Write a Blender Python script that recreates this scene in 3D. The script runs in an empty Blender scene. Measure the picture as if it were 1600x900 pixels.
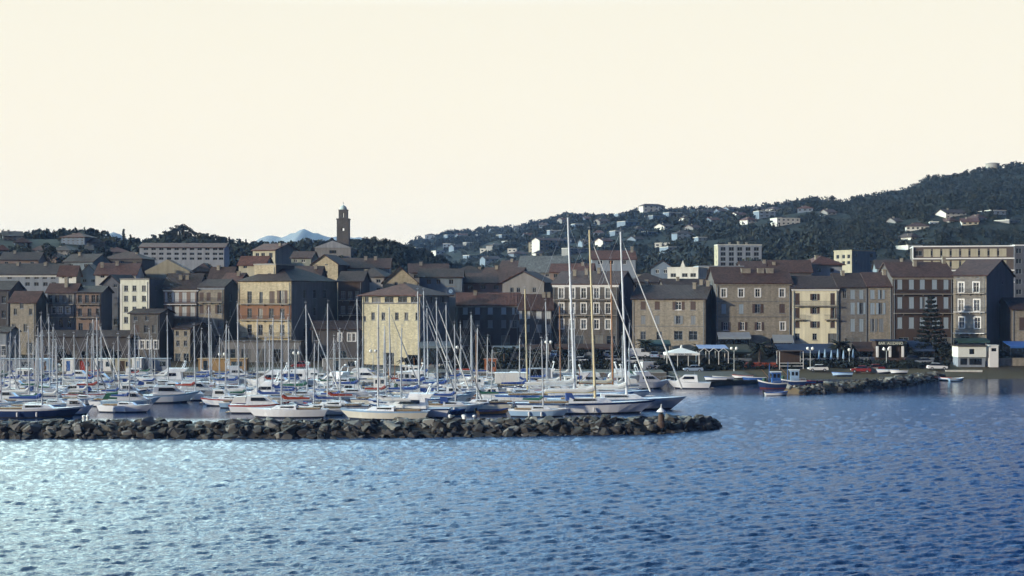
import bpy, bmesh, math, random
import numpy as np
from mathutils import Vector, Matrix
R = math.radians
random.seed(7)
sc = bpy.context.scene
C = sc.collection
# ------------------------------------------------------------------ camera
CH, F, HY = 16.0, 1600 * 50 / 36, 465.0
cam = bpy.data.objects.new('camera', bpy.data.cameras.new('camera'))
C.objects.link(cam)
cam.location = (0, 0, CH)
cam.rotation_euler = (R(90), 0, 0)
cam.data.lens = 50
cam.data.sensor_width = 36
cam.data.shift_y = (HY - 450) / 1600
cam.data.clip_start = 1
cam.data.clip_end = 20000
sc.camera = cam
# ------------------------------------------------------------------ world
SUN_AZ, SUN_EL = -119.0, 11.0
GLOW_AZ = -52.0
CREAM = ((1.22, 1.13, .89), (1.08, 1.0, .81), (1.0, .95, .785))
SKY_SIDE = ((0.0, (.02, .2, 1.0)), (.54, (1.7, 3.2, 4.8)), (.9, (10, 13, 11.5)))
HAZE = 0.00009
BACK_DIM, ZENITH_DIM = 0.10, 0.12        # degrees, from +Y towards +X
w = bpy.data.worlds.new('World')
sc.world = w
w.use_nodes = True
nt = w.node_tree
N = nt.nodes
N.clear()
out = N.new('ShaderNodeOutputWorld')
bg = N.new('ShaderNodeBackground')
sky = N.new('ShaderNodeTexSky')
sky.sky_type = 'NISHITA'
sky.sun_disc = False
sky.sun_elevation = R(SUN_EL)
sky.sun_rotation = R(SUN_AZ)
sky.air_density = 1.0
sky.dust_density = 1.5
sky.ozone_density = 2.0
tc = N.new('ShaderNodeTexCoord')
sep = N.new('ShaderNodeSeparateXYZ')
nt.links.new(tc.outputs['Generated'], sep.inputs[0])
ramp = N.new('ShaderNodeValToRGB')      # thick bright morning haze low on the sky, thinning out upwards
ramp.color_ramp.interpolation = 'EASE'
ramp.color_ramp.elements[0].position = 0.20
ramp.color_ramp.elements[0].color = (1, 1, 1, 1)
ramp.color_ramp.elements[1].position = 0.265
ramp.color_ramp.elements[1].color = (0, 0, 0, 1)
nt.links.new(sep.outputs['Z'], ramp.inputs[0])
glow = N.new('ShaderNodeVectorMath')    # haze scatters more light towards the sun
glow.operation = 'DOT_PRODUCT'
glow.inputs[1].default_value = (math.sin(R(GLOW_AZ)), math.cos(R(GLOW_AZ)), 0)
nt.links.new(tc.outputs['Generated'], glow.inputs[0])
mr = N.new('ShaderNodeMapRange')
mr.inputs['From Min'].default_value = 0.2
mr.inputs['From Max'].default_value = 0.97
mr.inputs['To Min'].default_value = 0.0
mr.inputs['To Max'].default_value = 1.0
nt.links.new(glow.outputs['Value'], mr.inputs['Value'])
up = N.new('ShaderNodeValToRGB')        # clear sky above the haze: deep blue on the right, glowing on the left
for p_, c_ in SKY_SIDE:
    e_ = up.color_ramp.elements.new(p_) if 0 < p_ < .9 else up.color_ramp.elements[0 if p_ == 0 else -1]
    e_.position = p_
    e_.color = (*[q / 12 for q in c_], 1)
nt.links.new(mr.outputs['Result'], up.inputs[0])
sm = N.new('ShaderNodeMix')
sm.data_type = 'RGBA'
sm.blend_type = 'ADD'
sm.inputs['Factor'].default_value = 1.0
nst = N.new('ShaderNodeVectorMath')
nst.operation = 'SCALE'
nst.inputs['Scale'].default_value = 0.2
nt.links.new(sky.outputs[0], nst.inputs[0])
ups = N.new('ShaderNodeVectorMath')
ups.operation = 'SCALE'
BGS = 0.1
ups.inputs['Scale'].default_value = 12 / BGS
nt.links.new(up.outputs['Color'], ups.inputs[0])
nt.links.new(nst.outputs[0], sm.inputs['A'])
nt.links.new(ups.outputs[0], sm.inputs['B'])
mix = N.new('ShaderNodeMix')
mix.data_type = 'RGBA'
low = N.new('ShaderNodeValToRGB')       # the low haze is brightest and warmest at the horizon
for p_, c_ in zip((0.0, 0.083, 0.2), CREAM):
    e_ = low.color_ramp.elements.new(p_) if p_ == 0.083 else low.color_ramp.elements[0 if p_ == 0 else -1]
    e_.position = p_
    e_.color = (*[q / 2 for q in c_], 1)
nt.links.new(sep.outputs['Z'], low.inputs[0])
crm = N.new('ShaderNodeVectorMath')
crm.operation = 'SCALE'
crm.inputs['Scale'].default_value = 2 / BGS
nt.links.new(low.outputs['Color'], crm.inputs[0])
nt.links.new(crm.outputs[0], mix.inputs['B'])
nt.links.new(ramp.outputs['Color'], mix.inputs['Factor'])
nt.links.new(sm.outputs['Result'], mix.inputs['A'])
back = N.new('ShaderNodeMapRange')      # the sky is dimmer away from the bright side and towards the zenith
back.interpolation_type = 'SMOOTHSTEP'
back.inputs['From Min'].default_value = -0.75
back.inputs['From Max'].default_value = 0.12
back.inputs['To Min'].default_value = BACK_DIM
back.inputs['To Max'].default_value = 1.0
nt.links.new(glow.outputs['Value'], back.inputs['Value'])
zen = N.new('ShaderNodeMapRange')
zen.inputs['From Min'].default_value = 0.40
zen.inputs['From Max'].default_value = 0.85
zen.inputs['To Min'].default_value = 1.0
zen.inputs['To Max'].default_value = ZENITH_DIM
nt.links.new(sep.outputs['Z'], zen.inputs['Value'])
mul = N.new('ShaderNodeMath')
mul.operation = 'MULTIPLY'
nt.links.new(back.outputs['Result'], mul.inputs[0])
nt.links.new(zen.outputs['Result'], mul.inputs[1])
dim = N.new('ShaderNodeVectorMath')
dim.operation = 'SCALE'
nt.links.new(mix.outputs['Result'], dim.inputs[0])
nt.links.new(mul.outputs[0], dim.inputs['Scale'])
nt.links.new(dim.outputs[0], bg.inputs['Color'])
bg.inputs['Strength'].default_value = BGS
nt.links.new(bg.outputs[0], out.inputs[0])
# ------------------------------------------------------------------ sun
sl = bpy.data.lights.new('sun', 'SUN')
sl.energy = 4.0
sl.angle = R(2.0)
sl.color = (1.0, 0.88, 0.66)
so = bpy.data.objects.new('sun', sl)
C.objects.link(so)
d = Vector((math.sin(R(SUN_AZ)) * math.cos(R(SUN_EL)), math.cos(R(SUN_AZ)) * math.cos(R(SUN_EL)), math.sin(R(SUN_EL))))
so.rotation_euler = d.to_track_quat('Z', 'Y').to_euler()
sc.view_settings.view_transform = 'Standard'
sc.view_settings.look = 'None'
sc.view_settings.gamma = 1
sc.view_settings.exposure = 0.0
sc.view_settings.use_curve_mapping = False
sc.render.engine = 'CYCLES'
sc.cycles.use_denoising = True
sc.cycles.max_bounces = 5
sc.cycles.diffuse_bounces = 2
sc.cycles.glossy_bounces = 3
sc.cycles.volume_bounces = 0
sc.cycles.caustics_reflective = False
sc.cycles.caustics_refractive = False
# ================================================================== helpers
def P(x, y, Y):
    return Vector(((x - 800) / F * Y, Y, CH - (y - HY) / F * Y))
def kx(x):
    return (x - 800) / F
def depth_of(y, z=0.0):
    return (CH - z) * F / (y - HY)
_m = {}
def mk(name, col, rough=.8, var=.2, scale=.6, bump=0.0, spec=.3, metal=0.0, kind='', emit=0):
    if name in _m:
        return _m[name]
    m = bpy.data.materials.new(name)
    m.use_nodes = True
    t = m.node_tree
    n = t.nodes
    L = t.links.new
    b = n['Principled BSDF']
    b.inputs['Roughness'].default_value = rough
    b.inputs['Specular IOR Level'].default_value = spec
    b.inputs['Metallic'].default_value = metal
    co = n.new('ShaderNodeTexCoord')
    no = n.new('ShaderNodeTexNoise')
    no.inputs['Scale'].default_value = scale
    no.inputs['Detail'].default_value = 6
    no.inputs['Roughness'].default_value = .65
    L(co.outputs['Object'], no.inputs['Vector'])
    val = no.outputs['Fac']
    def math_(op, a, bb):
        q = n.new('ShaderNodeMath')
        q.operation = op
        for i, s in enumerate((a, bb)):
            if isinstance(s, (int, float)):
                q.inputs[i].default_value = s
            else:
                L(s, q.inputs[i])
        return q.outputs[0]
    f = math_('MULTIPLY_ADD', val, 2 * var * 1.6)
    f.node.inputs[2].default_value = 1 - var * 1.6
    hgt = val
    if kind in ('plaster', 'stone'):
        mp = n.new('ShaderNodeMapping')
        mp.inputs['Scale'].default_value = (1.3, 1.3, .12)
        L(co.outputs['Object'], mp.inputs[0])
        n2 = n.new('ShaderNodeTexNoise')
        n2.inputs['Scale'].default_value = 1.0
        n2.inputs['Detail'].default_value = 4
        L(mp.outputs[0], n2.inputs['Vector'])
        g = math_('MULTIPLY_ADD', n2.outputs['Fac'], .7)
        g.node.inputs[2].default_value = .65
        f = math_('MULTIPLY', f, g)
    if kind == 'stone':
        vo = n.new('ShaderNodeTexVoronoi')
        vo.inputs['Scale'].default_value = 2.4
        mp2 = n.new('ShaderNodeMapping')
        mp2.inputs['Scale'].default_value = (1, 1, 1.7)
        L(co.outputs['Object'], mp2.inputs[0])
        L(mp2.outputs[0], vo.inputs['Vector'])
        bw = n.new('ShaderNodeRGBToBW')
        L(vo.outputs['Color'], bw.inputs[0])
        g = math_('MULTIPLY_ADD', bw.outputs[0], .4)
        g.node.inputs[2].default_value = .8
        f = math_('MULTIPLY', f, g)
        hgt = bw.outputs[0]
    if kind == 'tile':
        wv = n.new('ShaderNodeTexWave')
        wv.bands_direction = 'X'
        wv.inputs['Scale'].default_value = 1.0
        wv.inputs['Distortion'].default_value = .6
        L(co.outputs['Object'], wv.inputs['Vector'])
        g = math_('MULTIPLY_ADD', wv.outputs['Fac'], .3)
        g.node.inputs[2].default_value = .85
        f = math_('MULTIPLY', f, g)
        hgt = wv.outputs['Fac']
        vo = n.new('ShaderNodeTexVoronoi')
        vo.inputs['Scale'].default_value = 2.2
        L(co.outputs['Object'], vo.inputs['Vector'])
        bw = n.new('ShaderNodeRGBToBW')
        L(vo.outputs['Color'], bw.inputs[0])
        g = math_('MULTIPLY_ADD', bw.outputs[0], .7)
        g.node.inputs[2].default_value = .65
        f = math_('MULTIPLY', f, g)
    if kind == 'leaf':
        oi = n.new('ShaderNodeObjectInfo')
        g = math_('MULTIPLY_ADD', oi.outputs['Random'], .5)
        g.node.inputs[2].default_value = .75
        f = math_('MULTIPLY', f, g)
    mx = n.new('ShaderNodeVectorMath')
    mx.operation = 'SCALE'
    mx.inputs[0].default_value = col[:3]
    L(f, mx.inputs['Scale'])
    L(mx.outputs[0], b.inputs['Base Color'])
    if bump:
        bp = n.new('ShaderNodeBump')
        bp.inputs['Strength'].default_value = bump
        bp.inputs['Distance'].default_value = .1
        L(hgt, bp.inputs['Height'])
        L(bp.outputs[0], b.inputs['Normal'])
    if emit:
        b.inputs['Emission Color'].default_value = (*col[:3], 1)
        b.inputs['Emission Strength'].default_value = emit
    _m[name] = m
    return m

class MB:
    def __init__(s):
        s.v, s.f, s.m = [], [], []
    def add(s, vs, fs, mi=0):
        o = len(s.v)
        s.v += [tuple(p) for p in vs]
        for q in fs:
            s.f.append([i + o for i in q])
            s.m.append(mi)
        return s
    def hexa(s, p, mi=0):   # 4 bottom ccw, 4 top ccw
        return s.add(p, [(3, 2, 1, 0), (4, 5, 6, 7), (0, 1, 5, 4), (1, 2, 6, 5), (2, 3, 7, 6), (3, 0, 4, 7)], mi)
    def box(s, x0, x1, y0, y1, z0, z1, mi=0):
        return s.hexa([(x0, y0, z0), (x1, y0, z0), (x1, y1, z0), (x0, y1, z0), (x0, y0, z1), (x1, y0, z1), (x1, y1, z1), (x0, y1, z1)], mi)
    def tube(s, a, b, r0, r1=None, n=6, mi=0):
        a, b = Vector(a), Vector(b)
        r1 = r0 if r1 is None else r1
        ax = (b - a).normalized()
        u = ax.orthogonal().normalized()
        vv = ax.cross(u)
        pts = []
        for c, r in ((a, r0), (b, r1)):
            for i in range(n):
                t = 2 * math.pi * i / n
                pts.append(c + r * (math.cos(t) * u + math.sin(t) * vv))
        fs = [(i, (i + 1) % n, n + (i + 1) % n, n + i) for i in range(n)]
        fs += [tuple(range(n - 1, -1, -1)), tuple(range(n, 2 * n))]
        return s.add(pts, fs, mi)
    def path(s, pts, r, n=5, mi=0):
        for a, b in zip(pts[:-1], pts[1:]):
            s.tube(a, b, r, r, n, mi)
        return s
    def lathe(s, prof, c=(0, 0, 0), n=10, mi=0):
        vs, fs = [], []
        for r, z in prof:
            for i in range(n):
                t = 2 * math.pi * i / n
                vs.append((c[0] + r * math.cos(t), c[1] + r * math.sin(t), c[2] + z))
        for j in range(len(prof) - 1):
            for i in range(n):
                fs.append((j * n + i, j * n + (i + 1) % n, (j + 1) * n + (i + 1) % n, (j + 1) * n + i))
        fs.append(tuple(range(n - 1, -1, -1)))
        fs.append(tuple((len(prof) - 1) * n + i for i in range(n)))
        return s.add(vs, fs, mi)
    def ball(s, c, r, n=10, k=6, sz=1.0, mi=0):
        return s.lathe([(max(1e-3, r * math.sin(math.pi * j / k)), -r * sz * math.cos(math.pi * j / k)) for j in range(k + 1)], c, n, mi)
    def slab(s, top, th, mi=0):
        n = len(top)
        bot = [(p[0], p[1], p[2] - th) for p in top]
        fs = [tuple(range(n)), tuple(range(2 * n - 1, n - 1, -1))]
        fs += [(i, n + i, n + (i + 1) % n, (i + 1) % n) for i in range(n)]
        return s.add(list(top) + bot, fs, mi)
    def prism(s, poly, y0, y1, mi=0):    # poly in (x,z), extruded along y
        n = len(poly)
        vs = [(p[0], y0, p[1]) for p in poly] + [(p[0], y1, p[1]) for p in poly]
        fs = [tuple(range(n)), tuple(range(2 * n - 1, n - 1, -1))]
        fs += [(i, n + i, n + (i + 1) % n, (i + 1) % n) for i in range(n)]
        return s.add(vs, fs, mi)
    def mesh(s, name, mats, smooth=False):
        me = bpy.data.meshes.new(name)
        me.from_pydata(s.v, [], s.f)
        for m in (mats if isinstance(mats, (list, tuple)) else [mats]):
            me.materials.append(m)
        me.polygons.foreach_set('material_index', s.m)
        if smooth:
            me.polygons.foreach_set('use_smooth', [True] * len(me.polygons))
        me.update()
        return me
    def build(s, name, mats, parent=None, loc=None, rz=0, smooth=False):
        return link(name, s.mesh(name, mats, smooth), parent, loc, rz)
def link(name, me, parent=None, loc=None, rz=0):
    o = bpy.data.objects.new(name, me)
    C.objects.link(o)
    if parent:
        o.parent = parent
    if loc is not None:
        o.location = loc
    if rz:
        o.rotation_euler = (0, 0, rz)
    return o
def tag(o, label=None, cat=None, group=None, kind=None):
    if label:
        o['label'] = label
    if cat:
        o['category'] = cat
    if group:
        o['group'] = group
    if kind:
        o['kind'] = kind
    return o
def thing(name, label, cat, loc=(0, 0, 0), rz=0, group=None):
    return tag(link(name, None, None, loc, rz), label, cat, group)
def np_mesh(name, V, Q, mats, mi=None):
    """quads mesh from numpy arrays"""
    me = bpy.data.meshes.new(name)
    me.vertices.add(len(V))
    me.vertices.foreach_set('co', np.asarray(V, np.float32).ravel())
    k = Q.shape[1]
    me.loops.add(Q.size)
    me.loops.foreach_set('vertex_index', Q.astype(np.int32).ravel())
    me.polygons.add(len(Q))
    me.polygons.foreach_set('loop_start', np.arange(0, Q.size, k, dtype=np.int32))
    for m in mats:
        me.materials.append(m)
    if mi is not None:
        me.polygons.foreach_set('material_index', np.asarray(mi, np.int32))
    me.update(calc_edges=True)
    me.validate()
    return me
def ordinal(n):
    return '%d%s' % (n, 'th' if 10 <= n % 100 <= 20 else {1: 'st', 2: 'nd', 3: 'rd'}.get(n % 10, 'th'))
# ------------------------------------------------------------------ materials
WHITE = mk('white_paint', (.78, .78, .76), .45, .06, 1.5)
GEL = mk('white_gelcoat', (.8, .82, .84), .25, .05, .8, spec=.5)
GEL2 = mk('cream_gelcoat', (.72, .70, .60), .3, .06, .8, spec=.5)
NAVY = mk('navy_gelcoat', (.02, .04, .12), .25, .1, .8, spec=.5)
BLUE = mk('blue_paint', (.04, .12, .36), .4, .15, 1)
SKYB = mk('light_blue_paint', (.3, .45, .62), .45, .1, 1)
RED = mk('red_paint', (.32, .035, .025), .5, .15, 1)
ORANGE = mk('orange_paint', (.6, .16, .04), .5, .1, 1)
GREEN = mk('dark_green_paint', (.03, .09, .06), .5, .1, 1)
DARKGLASS = mk('dark_glass', (.012, .016, .022), .08, .1, 1, spec=.6)
BOOT = mk('dark_antifouling', (.03, .035, .06), .6, .2, 1)
TEAK = mk('teak_deck', (.24, .16, .09), .7, .2, 3)
VARN = mk('varnished_wood', (.30, .13, .04), .3, .2, 2, spec=.5)
TALL = mk('tall_white_mast', (.74, .77, .8), .35, .05, 1, spec=.5)
ALU = mk('white_mast', (.46, .49, .53), .35, .05, 1, metal=0.0, spec=.5)
GOLD = mk('cream_mast', (.62, .52, .30), .4, .08, 1, spec=.5)
STEEL = mk('steel_wire', (.5, .52, .55), .4, .05, 1, metal=.6)
COV = {'blue': mk('blue_canvas', (.03, .07, .25), .9, .15, 2), 'white': mk('white_canvas', (.7, .7, .68), .9, .1, 2),
       'red': mk('red_canvas', (.3, .05, .03), .9, .15, 2), 'green': mk('green_canvas', (.03, .12, .08), .9, .15, 2),
       'cream': mk('cream_canvas', (.6, .55, .42), .9, .12, 2), 'grey': mk('grey_canvas', (.25, .27, .3), .9, .12, 2)}
RUBBER = mk('black_rubber', (.02, .02, .02), .8, .1, 3)
CONC = mk('concrete', (.33, .32, .29), .9, .2, .5, bump=.2)
IRON = mk('dark_iron', (.03, .03, .035), .6, .1, 2)
ROOF = [mk('terracotta_tiles', (.10, .042, .03), .9, .35, .5, .5, kind='tile'),
        mk('weathered_tiles', (.07, .037, .03), .9, .35, .4, .5, kind='tile'),
        mk('brown_tiles', (.05, .033, .029), .9, .35, .5, .5, kind='tile')]
def plaster(n, c):
    c = tuple(q * .64 for q in c)
    return mk('plaster_' + n, c, .92, .14, .5, .15, kind='plaster')
def stone(n, c):
    c = tuple(q * (.85 if n == 'yellow' else .66) for q in c)
    return mk('stone_' + n, c, .95, .16, .5, .3, kind='stone')
W_CREAM, W_WHITE, W_OCHRE = plaster('cream', (.62, .57, .42)), plaster('white', (.95, .94, .86)), plaster('ochre', (.46, .37, .20))
W_PINK, W_GREY, W_BLUE = plaster('pink', (.40, .30, .25)), plaster('grey', (.34, .33, .32)), plaster('blue_grey', (.40, .45, .52))
W_BROWN, W_ORANGE, W_DARK = plaster('brown', (.10, .068, .055)), plaster('orange', (.34, .19, .12)), plaster('dark', (.14, .13, .13))  # the dark plaster also stands in for shade on house side walls
S_TAN, S_GREY, S_DARK, S_YEL = stone('tan', (.40, .36, .29)), stone('grey', (.29, .28, .26)), stone('dark', (.17, .155, .14)), stone('yellow', (.62, .57, .40))
SH = {'blue': mk('shutter_blue', (.30, .37, .43), .6, .1, 2), 'brown': mk('shutter_brown', (.09, .06, .05), .6, .15, 2),
      'white': mk('shutter_white', (.55, .58, .58), .6, .08, 2), 'green': mk('shutter_green', (.07, .10, .09), .6, .15, 2),
      'grey': mk('shutter_grey', (.2, .22, .24), .6, .1, 2)}
# ================================================================== terrain
ST = [262, 274, 284, 292, 300, 312, 330, 360, 400, 450, 520, 600, 700, 850, 1000, 1200, 1500, 1900, 2600]
def left(a):
    return [-4, -3, -1.5, .4, 1.2, 2.2, 4] + a
TC = {
    -900: left([8, 16, 26, 38, 42, 38, 25, 15, 10, 10, 10, 10]),
    0: left([8, 16, 26, 37, 40, 38, 25, 15, 10, 10, 10, 10]),
    130: left([8, 16, 26, 37, 40, 38, 25, 15, 10, 10, 10, 10]),
    190: left([7, 14, 23, 33, 37, 36, 25, 15, 10, 10, 10, 10]),
    280: left([7, 13, 21, 33, 40, 38, 30, 18, 10, 10, 10, 10]),
    350: left([7, 12, 20, 31, 38, 36, 28, 16, 10, 10, 10, 10]),
    430: left([7, 12, 19, 29, 36, 34, 22, 14, 10, 10, 10, 10]),
    520: left([7, 11, 18, 28, 37, 35, 22, 14, 12, 14, 14, 14]),
    600: left([7, 11, 16, 27, 37, 36, 22, 18, 30, 54, 45, 25]),
    660: left([7, 11, 15, 23, 32, 31, 22, 25, 47, 78, 60, 40]),
    720: left([7, 11, 14, 19, 25, 25, 24, 32, 56, 84, 75, 50]),
    800: [-4, -3, -1.5, .8, 2.8, 3.8, 6, 9, 12, 14, 16, 19, 24, 34, 48, 68, 87, 80, 60],
    900: [-4, -3, -1.5, .8, 3.0, 4.0, 6, 9, 12, 14.5, 17, 21, 28, 41, 57, 82, 97, 90, 60],
    1000: [-4, -3, -1.5, .8, 2.8, 3.9, 6, 9, 12, 15, 19, 25, 33, 48, 66, 89, 84, 70, 50],
    1100: [-3, -1.2, .2, 1.0, 2.2, 3.2, 6, 9, 12.5, 16, 22, 29, 39, 54, 71, 89, 84, 70, 50],
    1200: [-2, -.8, .5, 1.2, 2.4, 3.4, 6, 9, 13, 18, 26, 34, 45, 60, 76, 90, 84, 70, 50],
    1300: [-2, -.6, .6, 1.4, 2.4, 3.4, 6, 9, 13, 18, 27, 36, 48, 66, 84, 93, 80, 70, 50],
    1400: [-1.6, -.4, .7, 1.4, 2.4, 3.4, 6, 9, 13, 19, 28, 38, 52, 71, 89, 85, 75, 60, 50],
    1470: [-1.6, -.5, .6, 1.4, 2.2, 3.2, 6, 9, 14, 20, 30, 41, 56, 78, 99, 95, 80, 60, 50],
    1550: [-1.6, -.6, .4, 1.4, 2.2, 3.2, 6, 9, 14, 20, 30, 42, 58, 82, 106, 104, 80, 60, 50],
    1620: [-1.6, -.6, .3, 1.4, 2.2, 3.2, 6, 9, 14, 20, 30, 42, 58, 82, 108, 106, 80, 60, 50],
    2400: [-1.6, -.6, .3, 1.4, 2.2, 3.2, 6, 9, 14, 20, 30, 45, 64, 92, 120, 115, 90, 60, 50],
}
_tx = sorted(TC)
_tz = np.array([TC[x] for x in _tx], float)
def smooth(t):
    return t * t * (3 - 2 * t)
def H(X, Y, rough=True):
    x = 800 + F * X / Y
    x = min(max(x, _tx[0]), _tx[-1] - 1e-6)
    i = max(j for j in range(len(_tx)) if _tx[j] <= x)
    i = min(i, len(_tx) - 2)
    t = smooth((x - _tx[i]) / (_tx[i + 1] - _tx[i]))
    col = _tz[i] * (1 - t) + _tz[i + 1] * t
    z = float(np.interp(Y, ST, col))
    if rough and Y > 330:
        a = min(1, (Y - 330) / 400)
        z += a * (2.2 * math.sin(X * .021 + Y * .013) + 1.6 * math.sin(X * .047 - Y * .031 + 1) + 1.0 * math.sin(X * .11 + Y * .07))
    return z
def ground_hit(x, y, y0=300):
    """the place on the land that is seen at picture point x, y"""
    k = kx(x)
    Y = y0
    while Y < 2500:
        if CH - (y - HY) / F * Y <= H(k * Y, Y):
            return Vector((k * Y, Y, H(k * Y, Y)))
        Y += 2 if Y < 600 else 5
    return None
xs = np.concatenate([np.arange(-900, -200, 50), np.arange(-200, 1800, 10), np.arange(1800, 2401, 50)])
ys = np.concatenate([np.arange(262, 300, 2), np.arange(300, 400, 4), np.arange(400, 700, 8), np.arange(700, 1300, 14), np.arange(1300, 2601, 50)])
V = []
for Y in ys:
    for x in xs:
        X = kx(x) * Y
        V.append((X, Y, H(X, Y)))
nx, ny = len(xs), len(ys)
I = np.arange(nx * ny).reshape(ny, nx)
Q = np.stack([I[:-1, :-1], I[:-1, 1:], I[1:, 1:], I[1:, :-1]], -1).reshape(-1, 4)
GROUND = bpy.data.materials.new('earth_and_scrub')
GROUND.use_nodes = True
t = GROUND.node_tree
b = t.nodes['Principled BSDF']
b.inputs['Roughness'].default_value = 1
b.inputs['Specular IOR Level'].default_value = .1
geo = t.nodes.new('ShaderNodeNewGeometry')
sp = t.nodes.new('ShaderNodeSeparateXYZ')
t.links.new(geo.outputs['Position'], sp.inputs[0])
r1 = t.nodes.new('ShaderNodeMapRange')
r1.inputs['From Min'].default_value = 298
r1.inputs['From Max'].default_value = 345
t.links.new(sp.outputs['Y'], r1.inputs['Value'])
nz = t.nodes.new('ShaderNodeTexNoise')
nz.inputs['Scale'].default_value = .12
nz.inputs['Detail'].default_value = 8
t.links.new(geo.outputs['Position'], nz.inputs['Vector'])
ca = t.nodes.new('ShaderNodeMix'); ca.data_type = 'RGBA'
ca.inputs['A'].default_value = (.115, .088, .052, 1)
ca.inputs['B'].default_value = (.055, .047, .032, 1)
t.links.new(nz.outputs['Fac'], ca.inputs['Factor'])
cb = t.nodes.new('ShaderNodeMix'); cb.data_type = 'RGBA'
cb.inputs['A'].default_value = (.011, .015, .011, 1)
cb.inputs['B'].default_value = (.034, .033, .024, 1)
rp = t.nodes.new('ShaderNodeMapRange')
rp.inputs['From Min'].default_value = .45
rp.inputs['From Max'].default_value = .75
t.links.new(nz.outputs['Fac'], rp.inputs['Value'])
t.links.new(rp.outputs['Result'], cb.inputs['Factor'])
cm = t.nodes.new('ShaderNodeMix'); cm.data_type = 'RGBA'
t.links.new(r1.outputs['Result'], cm.inputs['Factor'])
t.links.new(ca.outputs['Result'], cm.inputs['A'])
t.links.new(cb.outputs['Result'], cm.inputs['B'])
t.links.new(cm.outputs['Result'], b.inputs['Base Color'])
ter = link('terrain', np_mesh('terrain', V, Q, [GROUND]))
ter.data.polygons.foreach_set('use_smooth', [True] * len(ter.data.polygons))
tag(ter, 'earth shore rising to the scrub covered hills behind the town', 'ground', kind='structure')
# ------------------------------------------------------------------ far mountains
def mountain(pts, Y, depth, label, seed):
    rnd = random.Random(seed)
    n = 60
    x0, x1 = pts[0][0], pts[-1][0]
    V, rows = [], 9
    for j in range(rows):
        s = j / (rows - 1)                 # 0 front foot .. .5 ridge .. 1 back foot
        YY = Y + (s - .5) * 2 * depth
        for i in range(n):
            x = x0 + (x1 - x0) * i / (n - 1)
            yr = np.interp(x, [p[0] for p in pts], [p[1] for p in pts])
            zr = CH - (yr - HY) / F * Y
            z = zr * max(0, 1 - abs(s - .5) * 2) ** .8 if abs(s - .5) > 1e-6 else zr
            z *= 1 + rnd.uniform(-.012, .012)
            V.append((kx(x) * Y, YY, z - 2))
    I = np.arange(n * rows).reshape(rows, n)
    Q = np.stack([I[:-1, :-1], I[:-1, 1:], I[1:, 1:], I[1:, :-1]], -1).reshape(-1, 4)
    o = link('mountain', np_mesh('mountain', V, Q, [mk('bare_mountain', (.26, .28, .30), .95, .15, .01)]))
    o.data.polygons.foreach_set('use_smooth', [True] * len(o.data.polygons))
    tag(o, label, 'mountain', 'far mountains', 'structure')
mountain([(40, 464), (110, 385), (130, 364), (150, 360), (163, 365), (180, 361), (215, 380), (330, 464)], 2550, 420, 'pale blue mountain showing above the houses on the low ridge', 3)
mountain([(340, 464), (400, 372), (425, 366), (440, 369), (458, 363), (475, 357), (490, 362), (515, 369), (560, 369), (580, 372), (600, 378), (640, 400), (760, 464)], 2650, 450, 'pale blue mountain peak beside the church tower', 5)
# ================================================================== water
wm = bpy.data.materials.new('harbour_water')
wm.use_nodes = True
t = wm.node_tree
b = t.nodes['Principled BSDF']
b.inputs['Base Color'].default_value = (.008, .035, .10, 1)
b.inputs['Roughness'].default_value = .18
b.inputs['IOR'].default_value = 1.33
geo = t.nodes.new('ShaderNodeNewGeometry')
prev = None
for scl, st, dist, det in (((4.4, 8.0, 1), 1.0, .12, 3.0),):
    mp = t.nodes.new('ShaderNodeMapping')
    mp.inputs['Scale'].default_value = scl
    mp.inputs['Rotation'].default_value = (0, 0, R(14))
    t.links.new(geo.outputs['Position'], mp.inputs[0])
    nz = t.nodes.new('ShaderNodeTexNoise')
    nz.inputs['Scale'].default_value = 1
    nz.inputs['Detail'].default_value = det
    nz.inputs['Roughness'].default_value = .6
    t.links.new(mp.outputs[0], nz.inputs['Vector'])
    bp = t.nodes.new('ShaderNodeBump')
    bp.inputs['Strength'].default_value = st
    bp.inputs['Distance'].default_value = dist
    t.links.new(nz.outputs['Fac'], bp.inputs['Height'])
    at_ = t.nodes.new('ShaderNodeAttribute')
    at_.attribute_name = 'ripple'
    t.links.new(at_.outputs['Fac'], bp.inputs['Strength'])
    if prev:
        t.links.new(prev.outputs[0], bp.inputs['Normal'])
    prev = bp
t.links.new(prev.outputs[0], b.inputs['Normal'])
rr_ = t.nodes.new('ShaderNodeMapRange')          # sheltered water is smoother
rr_.inputs['To Min'].default_value = .02
rr_.inputs['To Max'].default_value = .17
t.links.new(at_.outputs['Fac'], rr_.inputs['Value'])
t.links.new(rr_.outputs['Result'], b.inputs['Roughness'])
def wave_height(X, Y):
    rg = np.random.RandomState(4)
    Z = np.zeros_like(X)
    for i in range(46):
        lam = 0.30 * (6.5 ** (i / 45.0))
        th = R(96) + rg.normal(0, .45)
        k = 2 * math.pi / lam
        a = WAVE_SLOPE * lam / 2 / math.pi * (1.25 if lam < 3 else .8)
        ph = rg.uniform(0, 6.28) + .8 * np.sin(X * .05 * rg.uniform(.5, 1.5) + Y * .04 * rg.uniform(.5, 1.5))
        s = np.sin(k * (X * math.cos(th) + Y * math.sin(th)) + ph)
        Z += a * (s + .25 * s * s)
    return Z
WAVE_SLOPE = .046
kk = np.concatenate([[-9, -3, -1.2, -.7], np.linspace(-.43, .43, 760), [.7, 1.2, 3, 9]])
yy = [-900.0, -200, 20.0, 45]
while yy[-1] < 300:
    yy.append(yy[-1] + max(.14, min(.7, yy[-1] * yy[-1] / 48000)))
yy += [320, 400, 800, 2000, 5000, 9000]
yy = np.array(yy)
X = kk[None, :] * np.maximum(yy[:, None], 55)
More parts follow.
